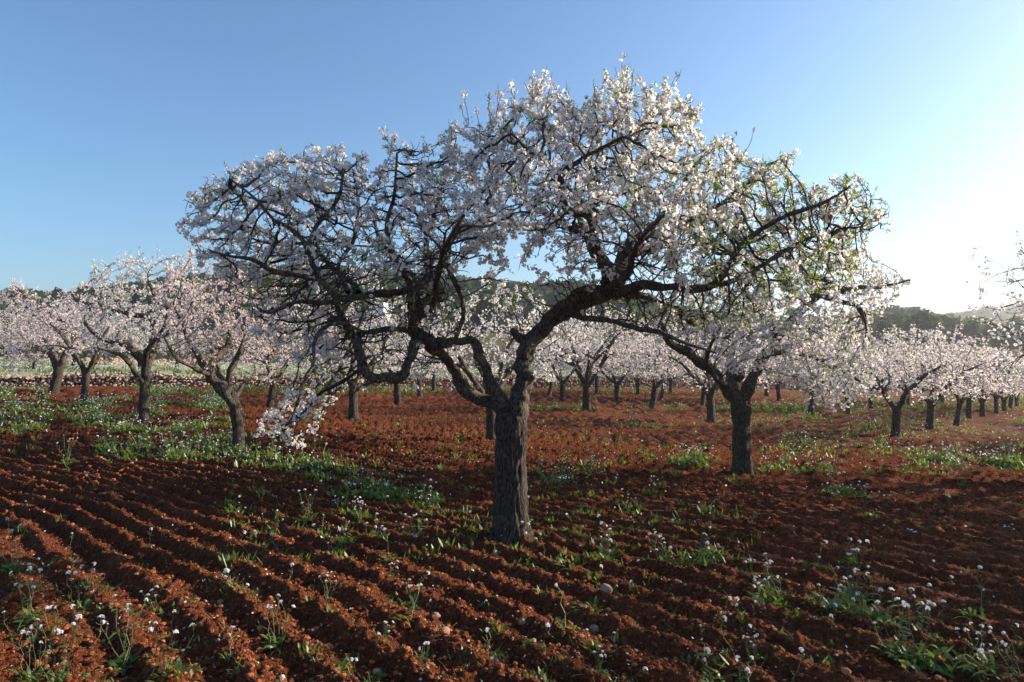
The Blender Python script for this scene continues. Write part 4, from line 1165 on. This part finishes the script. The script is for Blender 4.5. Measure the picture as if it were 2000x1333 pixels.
# ------------------------------------------------------------------ the air
A = Acc(); box(A, -940, 940, -940, 940, -9, 66)
hm = bpy.data.materials.new("thin_haze"); hm.use_nodes = True
hn = hm.node_tree.nodes; hn.remove(hn["Principled BSDF"])
pv = hn.new("ShaderNodeVolumePrincipled"); pv.inputs["Color"].default_value = (0.93, 0.95, 1.0, 1); pv.inputs["Density"].default_value = 0.00055; pv.inputs["Anisotropy"].default_value = 0.55
hm.node_tree.links.new(pv.outputs[0], hn["Material Output"].inputs["Volume"])
o = link("haze", A.mesh("haze", [hm])); tag(o, "thin haze in the valley air", kind="stuff")

# ------------------------------------------------------------------ clods, stones and fallen petals on the soil
rc = np.random.default_rng(66)
def near_points(n, r0, r1, a=41, power=1.0):
    """scatter over the foreground, denser close by"""
    u = rc.random(n); r = 1 / (1 / r0 + (1 / r1 - 1 / r0) * u)
    t = np.radians(rc.uniform(-a, a, n))
    return r * np.sin(t), r * np.cos(t)
A = Acc()
for (n, r0, r1, s0, s1, tpl) in [(21000, 2.4, 9.5, 0.005, 0.016, OCT), (2600, 2.4, 8.0, 0.010, 0.023, ICO), (420, 2.5, 7.0, 0.014, 0.030, ICO2), (6500, 8.0, 22.0, 0.012, 0.038, OCT)]:
    x, y = near_points(n, r0, r1); z = ground_z(x, y)
    s = s0 + (s1 - s0) * rc.random(n) ** 2.2
    for k in range(6):
        m = np.arange(n) % 6 == k
        tv = boxy(tpl[0], rc, 0.6, 0.13)
        d = rc.normal(size=(m.sum(), 3))
        V, fs, mi = stamp(tv, [tpl[1]], [np.zeros(len(tpl[1]), int)], np.stack([x[m], y[m], z[m] + s[m] * 0.35], 1), rot_from_z(d, rc.uniform(0, 6, m.sum())), np.stack([s[m], s[m] * rc.uniform(.75, 1.1, m.sum()), s[m] * rc.uniform(.6, .95, m.sum())], 1).reshape(-1, 3))
        A.addm(V, fs, mi)
o = link("clods", A.mesh("clods", [M_CLOD])); tag(o, "loose crumbs and clods of red soil along the furrows", kind="stuff")

n = 1100
x, y = near_points(n, 2.6, 11); z = ground_z(x, y)
tv = np.array([[-.5, -.4, .05], [.5, -.35, .0], [.45, .45, .12], [-.4, .5, .02]])
V, fs, mi = stamp(tv, [np.array([[0, 1, 2, 3]])], [np.array([0])], np.stack([x, y, z + 0.010], 1), rot_from_z(np.stack([rc.normal(0, .5, n), rc.normal(0, .5, n), np.ones(n)], 1), rc.uniform(0, 6, n)), rc.uniform(.008, .016, n))
o = link("fallen_petals", mesh_np("fallen_petals", V, fs, [M_WFLOW])); tag(o, "white almond petals fallen in the furrows", kind="stuff")

ROCKS = [(1185, 1170, 26, "pale upright stone beside the bright green weed in the furrow, bottom centre"), (868, 1246, 24, "rounded reddish stone in a furrow, left of bottom centre"), (1038, 1256, 24, "brown flat stone half buried in a furrow near the bottom centre"),
         (855, 1018, 14, "small pale stone in the green patch left of the big trunk"), (902, 1017, 9, "tiny tan stone close left of the big trunk"), (496, 1048, 18, "tan stone lying on the furrows at left, among the dark shade"),
         (1020, 1218, 18, "grey stone among clods, above the brown flat stone"), (1160, 1225, 22, "flat reddish stone right under the bright green weed"), (852, 1210, 20, "orange tinted stone on a furrow crest, left of bottom centre"),
         (1475, 1010, 13, "tan stone in the open soil right of the second big tree's foot"), (736, 1308, 20, "pale grey stone near the bottom edge, left of centre"), (430, 1180, 16, "pale grey stone in the furrows at lower left")]
for (px, py, w, lab) in ROCKS:
    x, y = map(float, ground_hit(px, py)); s = w * y / F / 2
    o = link("field_stone", mesh_np("field_stone", boxy(ICO2[0], rc, 0.5, 0.09) * np.array([s, s * .8, s * .72]), [ICO2[1]], [M_STONE], None, True), None, (x, y, float(ground_z(x, y)) + s * .4))
    o.rotation_euler = (rc.normal(0, .3), rc.normal(0, .3), rc.uniform(0, 6)); tag(o, lab, "stone", "stones lying in the furrows")

# ------------------------------------------------------------------ white rocket weeds
def leaf_strip(r_, L, elev, az, wid, lobes=True):
    k = 5; t = np.linspace(0, 1, k + 1)
    w = wid * np.array([0.25, 0.75, 0.5, 1.0, 0.8, 0.08]) if lobes else wid * np.array([.3, .7, 1, .9, .5, .06])
    e = elev - t * r_.uniform(.5, 1.3)
    rr = np.concatenate([[0], np.cumsum(np.cos(e[1:]) * L / k)]); zz = np.concatenate([[0], np.cumsum(np.sin(e[1:]) * L / k)])
    d = np.array([math.cos(az), math.sin(az), 0]); s = np.array([-math.sin(az), math.cos(az), 0])
    c = rr[:, None] * d + zz[:, None] * np.array([0, 0, 1.0])
    tw = r_.uniform(-.5, .5)
    sv = s * math.cos(tw) + np.array([0, 0, math.sin(tw)])
    v = np.concatenate([c + w[:, None] * sv * .5, c - w[:, None] * sv * .5])
    i = np.arange(k)
    return v, np.stack([i, i + 1, i + k + 2, i + k + 1], 1)

def head_mesh(r_, n=11):
    A = Acc()
    for i in range(n):
        d = r_.normal(size=3); d[2] = abs(d[2]) + .35; d /= np.linalg.norm(d)
        c = d * np.array([.017, .017, .019]) * (0.4 + .6 * (i / n) ** .5)
        R = rot_from_z((d + np.array([0, 0, .5]))[None], np.array([r_.uniform(0, 6)]))[0]
        for k in range(4):
            a = k * math.pi / 2; cc, ss = math.cos(a), math.sin(a)
            p = np.array([(.0005, 0, 0), (.0068, .0042, .001), (.0105, 0, .003), (.0068, -.0042, .001)])
            p = np.stack([p[:, 0] * cc - p[:, 1] * ss, p[:, 0] * ss + p[:, 1] * cc, p[:, 2]], 1)
            A.add(p @ R.T + c, np.array([[0, 3, 2, 1]]), 0)
    v, f = ICO
    A.add(v * np.array([.006, .006, .007]), f, 1)
    return A.mesh("flower_head", [M_WFLOW, M_WLEAF])
rf = np.random.default_rng(77)
HEADS = [head_mesh(rf) for _ in range(5)]

def weed_kind(seed, nl, L, nstem, H, lobes=True, spread=.35):
    r_ = np.random.default_rng(seed); A = Acc(); S = Acc(); heads = []
    for i in range(nl):
        v, f = leaf_strip(r_, L * r_.uniform(.5, 1.1), r_.uniform(.35, 1.35), r_.uniform(0, 6.28), L * r_.uniform(.13, .24), lobes)
        v = v + np.array([r_.normal(0, L * spread * .45), r_.normal(0, L * spread * .45), r_.uniform(0, .12) * L]); A.add(v, f)
    for i in range(nstem):
        a = r_.uniform(0, 6.28); ln = H * r_.uniform(.55, 1.1); lean = r_.uniform(.05, .55)
        b = np.array([r_.normal(0, L * spread * .4), r_.normal(0, L * spread * .4), 0])
        pts = [b]
        for k in range(5):
            pts.append(pts[-1] + np.array([math.cos(a) * lean, math.sin(a) * lean, 1]) * ln / 5 + r_.normal(0, .012, 3) * np.array([1, 1, .3])); lean *= r_.uniform(.7, 1.1)
        pts = np.array(pts)
        v, f = tube_grid(pts, np.linspace(.0022, .0012, 6), 3); S.add(v, f)
        for k in range(int(r_.integers(3, 9))):             # seed pods and side leaves on the stem
            t = r_.uniform(.25, .95) * 5; j = min(4, int(t)); p = pts[j] + (pts[j + 1] - pts[j]) * (t - j)
            d = r_.normal(size=3); d[2] = abs(d[2]) * .8; d /= np.linalg.norm(d)
            if r_.random() < .55:
                v, f = tube_grid(np.array([p, p + d * .018, p + d * .035 + np.array([0, 0, .006])]), [.0008, .0012, .0008], 3); S.add(v, f)
            else:
                v, f = leaf_strip(r_, r_.uniform(.03, .07), .6, math.atan2(d[1], d[0]), .012); A.add(v + p, f)
        heads.append((pts[-1], pts[-1] - pts[-2]))
    return A.mesh("leaves", [M_WLEAF]), (S.mesh("stem", [M_WSTEM]) if nstem else None), heads
WK = {"tall": [weed_kind(501 + i, 40, .10, 5, .29, True, .6) for i in range(3)], "leafy": [weed_kind(511 + i, 150, .085, 5, .20, True, 1.25) for i in range(3)],
      "green": [weed_kind(521 + i, 40, .085, 0, .14, True, .5) for i in range(3)], "small": [weed_kind(531 + i, 24, .06, 1, .16, True, .6) for i in range(4)], "thin": [weed_kind(541 + i, 5, .06, 1, .24) for i in range(3)]}
PLANT_GROUP = "white flowered weeds in the furrows"
def plant(px, py, kind, sc, label, r_, world=None, heads=True):
    if world is None: x, y = map(float, ground_hit(px, py))
    else: x, y = world
    k = WK[kind][int(r_.integers(len(WK[kind])))]
    e = bpy.data.objects.new("flowering_weed", None); col.objects.link(e)
    e.location = (x, y, float(ground_z(x, y, False)) - 0.005); e.rotation_euler = (r_.normal(0, .08), r_.normal(0, .08), r_.uniform(0, 6.28)); e.scale = (sc, sc, sc * r_.uniform(.9, 1.15))
    tag(e, label, "weed", PLANT_GROUP)
    link("leaves", k[0], e)
    if k[1]: link("stem", k[1], e)
    if heads:
        for (p, d) in k[2]:
            h = link("flower_head", HEADS[int(r_.integers(5))], e, Vector(p))
            h.rotation_euler = Vector(d).to_track_quat('Z', 'Y').to_euler(); s = r_.uniform(.5, .85); h.scale = (s / sc ** .6, s / sc ** .6, s / sc ** .6)
    return e
rp = np.random.default_rng(88)
PL = [(105, 1345, "tall", 1.0, "tall white flowered weed at the bottom left corner, with large open flower heads"), (60, 1330, "tall", .8, "white flowered weed in the very bottom left corner, left of the tall one"),
      (240, 1300, "tall", .95, "long slanting weed stem with seed pods and one white head, lower left"), (330, 1340, "tall", .9, "weed with pale pods and white heads at the bottom edge, left"),
      (60, 1215, "tall", .8, "cluster of white flowers standing in the shade near the left edge"), (160, 1190, "tall", .85, "bushy weed with white heads in the left foreground shade"), (25, 1120, "tall", .9, "white flowers at the left edge, highest of those in the shade"),
      (540, 1262, "tall", .75, "dry weed with white flowers beside a crest, below left of centre"), (470, 1170, "small", 1.3, "small weed with long thin stem in the furrows, lower left"),
      (500, 1120, "thin", 1.2, "thin upright dry stalk in the left foreground"), (600, 1025, "tall", .9, "flowering weed at the left end of the shaded green patch"), (665, 1060, "leafy", .7, "dark leafy weed left of the big trunk, in its shadow"),
      (730, 1050, "leafy", .7, "leafy weed between the green patch and the big trunk's shadow"), (805, 1045, "leafy", .75, "leafy green weed with a few heads, left of the big trunk's foot"), (770, 975, "leafy", 1.2, "lush bright green weed patch, end nearest the big trunk"),
      (840, 990, "leafy", .9, "lush green weed right at the end of the bright patch"), (700, 950, "leafy", 1.2, "lush green weed in the middle of the bright patch"), (620, 925, "leafy", 1.2, "lush green weed at the far side of the bright patch, with white heads"),
      (530, 905, "leafy", 1.3, "broad weed clump right of the rosy tree's trunk"), (800, 1228, "small", 1.5, "green feathery weed on a furrow crest, below the big trunk to the left"), (965, 1282, "small", 1.0, "small dark green weed between furrows near the bottom centre"),
      (760, 1100, "small", 1.1, "pair of low green leaves on the crest left below the trunk"), (560, 1085, "small", 1.2, "green tuft on the furrows left of centre"), (1180, 1095, "leafy", 1.0, "bright leafy weed right of the big trunk, in front of the sunny furrows"),
      (1300, 1105, "leafy", .8, "leafy weed with white heads, between its two neighbours right of the big trunk"), (1390, 1090, "leafy", .9, "bright green weed, rightmost of three in a row right of the big trunk"), (1062, 1120, "green", .9, "broad leaved green weed just right below the big trunk"),
      (1107, 1115, "green", .95, "upright broad leaved weed next to the one right below the trunk"), (1106, 1052, "green", .8, "bright little weed right at the big trunk's foot"), (1020, 1060, "tall", .65, "weed with white heads leaning against the big trunk's foot"),
      (1152, 1200, "green", 1.0, "bright green broad leaved weed in the furrow, bottom centre"), (1105, 1240, "small", 1.4, "wispy weed among clods at the bottom centre"), (1500, 1178, "leafy", .95, "dark weed with many white heads, left of the large flowering clump"),
      (1490, 1150, "tall", .9, "white headed weed behind the dark one, lower right"), (1620, 1195, "leafy", .95, "left part of the large flowering clump at lower right"), (1665, 1180, "tall", 1.05, "white flowering stems in the middle of the large clump, lower right"),
      (1700, 1215, "leafy", 1.0, "dark leafy weed in the middle of the large clump at lower right"), (1750, 1285, "tall", 1.0, "tall white flowered weed at the front of the large clump"), (1800, 1300, "leafy", 1.0, "sunlit broad leaved weed at the front right of the large clump"),
      (1790, 1240, "tall", 1.0, "white flower heads on long stems, right end of the large clump"), (1900, 1215, "small", 1.5, "small dark weed right of the large flowering clump"), (1915, 1325, "leafy", .7, "sunlit weed with yellowish leaves at the bottom right corner"),
      (1985, 1330, "tall", .7, "white headed weed at the very bottom right corner"), (1880, 1300, "thin", 1.0, "slanting flower stem left of the bottom right corner"), (1400, 1330, "small", 1.3, "small weed with white flowers at the bottom edge, right of centre"),
      (1595, 1110, "small", 1.2, "thin yellowish weed above the large flowering clump"), (1350, 915, "leafy", 1.5, "dense flowering green clump left of the second big tree's trunk"), (1300, 912, "leafy", 1.0, "left end of the dense clump beside the second big tree"),
      (1640, 965, "leafy", .9, "pale green weed right of the second big tree, in open soil"), (1690, 985, "leafy", .8, "low spreading weed beside the pale green one, open soil at right"), (1735, 985, "leafy", .7, "flowering weed right of the low spreading one"),
      (1465, 935, "small", 1.8, "small white flowered weed at the second big tree's foot"), (1272, 968, "leafy", .75, "green weed in open soil between the two big trunks"), (1080, 945, "leafy", 1.1, "sunlit weed patch just right of the big trunk"),
      (1140, 930, "leafy", 1.2, "pale flowering weed patch right of the big trunk, farther back"), (1880, 955, "tall", 1.0, "thin white headed weed in the shaded soil at right"), (130, 915, "tall", 1.0, "flowering weed on the sunny furrows at left"),
      (340, 900, "leafy", 1.5, "broad weed clump left of the rosy tree's trunk"), (1560, 880, "leafy", 1.3, "greyish flowering weed right behind the second big tree"), (1850, 905, "leafy", 1.4, "white flowering clump in front of the row at right"),
      (1965, 915, "leafy", 1.6, "white flowering clump at the right edge in front of the row"), (1240, 835, "leafy", 1.5, "pale grassy tuft in open soil left of the tree on the grassy tuft"), (1275, 838, "leafy", 1.4, "right one of the two pale grassy tufts under the arch")]
for (px, py, k, sc, lab) in PL: plant(px, py, k, sc * {'leafy': 1.45, 'green': 1.3, 'small': 1.2, 'tall': 1.15, 'thin': 1.0}[k], lab, rp)
# many alike little ones
def dens(px, py):
    d = 0.30 + 0 * px
    d = np.where((px < 500) & (py > 1060), .28, d); d = np.where((px > 1420) & (px < 1950) & (py > 1080), .40, d)
    d = np.where((px > 480) & (px < 880) & (py < 1060), .8, d); d = np.where((px > 1020) & (px < 1420) & (py < 1130), .7, d)
    d = np.where((px > 1450) & (py > 980) & (py < 1090), .12, d); d = np.where((px < 480) & (py > 920) & (py < 1060), .22, d)
    return d
cnt = 0
while cnt < 215:
    px = rp.uniform(-20, 2020); py = rp.uniform(915, 1350)
    if rp.random() > dens(np.array(px), np.array(py)): continue
    k = ["small", "small", "green", "thin", "small", "small", "green", "tall"][int(rp.integers(8))]
    plant(px, py, k, rp.uniform(.55, 1.0) * (.7 if k in ("tall", "green") else 1), "little green weed growing in the red furrows, one of many alike", rp); cnt += 1

# ------------------------------------------------------------------ ground cover of weeds farther back
def mini(seed, nb, L, nf, H, wid=.16):
    r_ = np.random.default_rng(seed); A = Acc()
    for i in range(nb):
        a = r_.uniform(0, 6.28); e = r_.uniform(.35, 1.3); l = L * r_.uniform(.5, 1.1); o_ = r_.normal(0, L * .35, 3) * np.array([1, 1, 0])
        d = np.array([math.cos(a) * math.cos(e), math.sin(a) * math.cos(e), math.sin(e)]); s = np.array([-math.sin(a), math.cos(a), 0]) * l * wid
        A.add(np.array([o_ - s * .4, o_ + s * .4, o_ + d * l * .6 + s, o_ + d * l, o_ + d * l * .6 - s]), np.array([[0, 1, 2, 4]]), 0)
        A.f[(4, 0)][-1] = A.f[(4, 0)][-1]; n0 = A.n - 5; A.f.setdefault((3, 0), []).append(np.array([[n0 + 4, n0 + 2, n0 + 3]]))
    for i in range(nf):
        c = np.array([r_.normal(0, L * .5), r_.normal(0, L * .5), H * r_.uniform(.6, 1.2)]); s = .0105 * r_.uniform(.8, 1.3)
        d = r_.normal(size=3); d[2] += 1; R = rot_from_z(d[None], np.array([r_.uniform(0, 6)]))[0]
        A.add(np.array([(-1, -1, 0), (1, -1, .2), (1, 1, 0), (-1, 1, .2)]) * s @ R.T + c, np.array([[0, 1, 2, 3]]), 1)
        A.add(np.array([(-.0025, 0, 0), (.0025, 0, 0), (0, .0, 1)]) * np.array([1, 1, 0]) + np.array([[c[0] * .6, c[1] * .6, 0], [c[0] * .6, c[1] * .6, 0], c]), np.array([[0, 1, 2]]), 2)
    fs = []; mi = []
    for (k, m), l in A.f.items():
        a = np.concatenate(l); fs.append(a); mi.append(np.full(len(a), m))
    return np.concatenate(A.v), fs, mi
MINI = [mini(600 + i, 11, .15, 1 + (i == 0), .25, .13) for i in range(4)] + [mini(610 + i, 12, .14, int(i == 0), .19, .14) for i in range(3)]
rg = np.random.default_rng(99)
def cover(pxl, pyl, scale, kinds, A):
    x, y = ground_hit(pxl, pyl); z = ground_z(x, y, False); m = len(x)
    kk = rg.choice(kinds, m)
    for k in np.unique(kk):
        s = kk == k; q = s.sum()
        V, fs, mi = stamp(*MINI[k], np.stack([x[s], y[s], z[s] - .01], 1), rot_from_z(np.stack([rg.normal(0, .12, q), rg.normal(0, .12, q), np.ones(q)], 1), rg.uniform(0, 6.28, q)), scale * rg.uniform(.6, 1.15, q))
        A.addm(V, fs, mi)
A = Acc()
FL = [0, 1, 2, 3]; GR = [4, 5, 6]; ALL = FL + GR
def rect(n, x0, x1, y0, y1, thr=.0, sx=60., sy=9.):
    px = rg.uniform(x0, x1, n * 3); py = rg.uniform(y0, y1, n * 3)
    k = fbm(px / sx, py / sy, 71, 3) > thr
    return px[k][:n], py[k][:n]
def ell(n, cx, cy, rx, ry):
    a = rg.uniform(0, 6.28, n); r = np.sqrt(rg.random(n)) * rg.uniform(.6, 1.1, n)
    return cx + rx * r * np.cos(a), cy + ry * r * np.sin(a)
cover(*rect(1350, -30, 480, 757, 800, .49), 1.0, ALL, A)
cover(*rect(640, -30, 470, 795, 850, .52), .95, ALL, A)
cover(*rect(330, 190, 480, 830, 905, .45), .95, FL + GR, A)
cover(*rect(900, 480, 1500, 757, 772, .40), 1.1, ALL, A)
cover(*rect(520, 980, 1560, 792, 806, .46), .8, GR, A)
cover(*rect(700, 1380, 2030, 775, 802, .42), 1.1, ALL, A)
cover(*rect(520, 1400, 2030, 800, 842, .48), .85, ALL, A)
cover(*rect(420, 1480, 2030, 842, 930, .54), .8, FL, A)
cover(*rect(420, 480, 1480, 775, 900, .58), .55, ALL, A)
for (n, cx, cy, rx, ry, s, k) in [(80, 370, 878, 150, 22, .9, ALL), (80, 500, 900, 90, 18, .8, GR + FL), (75, 560, 912, 70, 16, .8, GR), (75, 640, 932, 75, 20, .75, GR + FL), (100, 740, 962, 110, 22, .75, GR), (40, 830, 985, 45, 15, .7, GR),
                                 (50, 1350, 902, 50, 10, .9, FL), (40, 1080, 935, 60, 22, .6, ALL), (45, 1150, 922, 70, 22, .6, FL), (50, 1560, 878, 70, 14, .8, FL), (40, 1850, 900, 55, 10, .9, FL), (50, 1965, 910, 45, 16, 1.0, FL),
                                 (30, 1650, 970, 40, 12, .6, ALL), (30, 1400, 826, 40, 6, .9, GR), (20, 1275, 800, 30, 4, .8, GR), (40, 1700, 880, 60, 14, .7, FL), (40, 930, 900, 50, 14, .55, ALL)]:
    cover(*ell(n, cx, cy, rx, ry), s, k, A)
BL_ = [mini(630 + i, 12, .13, 0, .1, .045) for i in range(4)]; MINI += BL_; GS = [7, 8, 9, 10]
cover(*rect(620, 430, 1480, 870, 1110, .44), .75, GS + GR, A)
cover(*rect(420, -20, 2020, 1000, 1345, .52), .5, GS + GS + GR, A)
cover(*rect(420, 0, 2020, 780, 900, .46), .85, GS, A)
cover(*ell(26, 1000, 1062, 55, 10), .7, GS + GR, A)
cover(*rect(700, 1050, 2030, 772, 850, .40, 90., 7.), .75, GS + GS + GR, A)
cover(*rect(300, 1500, 2030, 800, 930, .46, 90., 7.), .8, GS + GR, A)
# the strip under the wall and in the far orchard
MINIW = [mini(620 + i, 6, .16, 10, .26) for i in range(4)]
o = link("ground_weeds", A.mesh("ground_weeds", [M_WLEAF, M_WFLOW, M_WSTEM])); tag(o, "low weeds with white flowers covering the soil between the trees", kind="stuff")
A = Acc()
n = 2800
u = rg.uniform(-18, 62, n); w = 0.3 + 45 * rg.random(n) ** 1.5
x = WA[0] + WD[0] * u + WN[0] * w; y = WA[1] + WD[1] * u + WN[1] * w; z = base_z(x, y) + .08
for k in FL:
    s = np.arange(n) % 4 == k; q = s.sum()
    V, fs, mi = stamp(*MINIW[k], np.stack([x[s], y[s], z[s]], 1), rot_from_z(np.stack([rg.normal(0, .12, q), rg.normal(0, .12, q), np.ones(q)], 1), rg.uniform(0, 6.28, q)), rg.uniform(.9, 1.5, q) * np.array([1]))
    A.addm(V, fs, mi)
o = link("field_weeds", A.mesh("field_weeds", [M_WLEAF, M_WFLOW, M_WSTEM])); tag(o, "thick white flowered weeds on the pale field behind the wall", kind="stuff")
# dry stalks and grass litter in the foreground
n = 900
x, y = near_points(n, 2.6, 9); z = ground_z(x, y)
tv = np.array([[-.5, 0, 0], [-.2, .006, .12], [.2, -.004, .14], [.5, 0, .02], [-.5, .010, 0], [-.2, .016, .12], [.2, .006, .14], [.5, .008, .02]])
V, fs, mi = stamp(tv, [np.array([[0, 1, 5, 4], [1, 2, 6, 5], [2, 3, 7, 6]])], [np.zeros(3, int)], np.stack([x, y, z + .004], 1), rot_from_z(np.stack([rg.normal(0, .5, n), rg.normal(0, .5, n), np.ones(n)], 1), rg.uniform(0, 6, n)), rg.uniform(.04, .13, n))
o = link("dry_grass", mesh_np("dry_grass", V, fs, [M_DRY])); tag(o, "dry grass blades lying on the soil", kind="stuff")
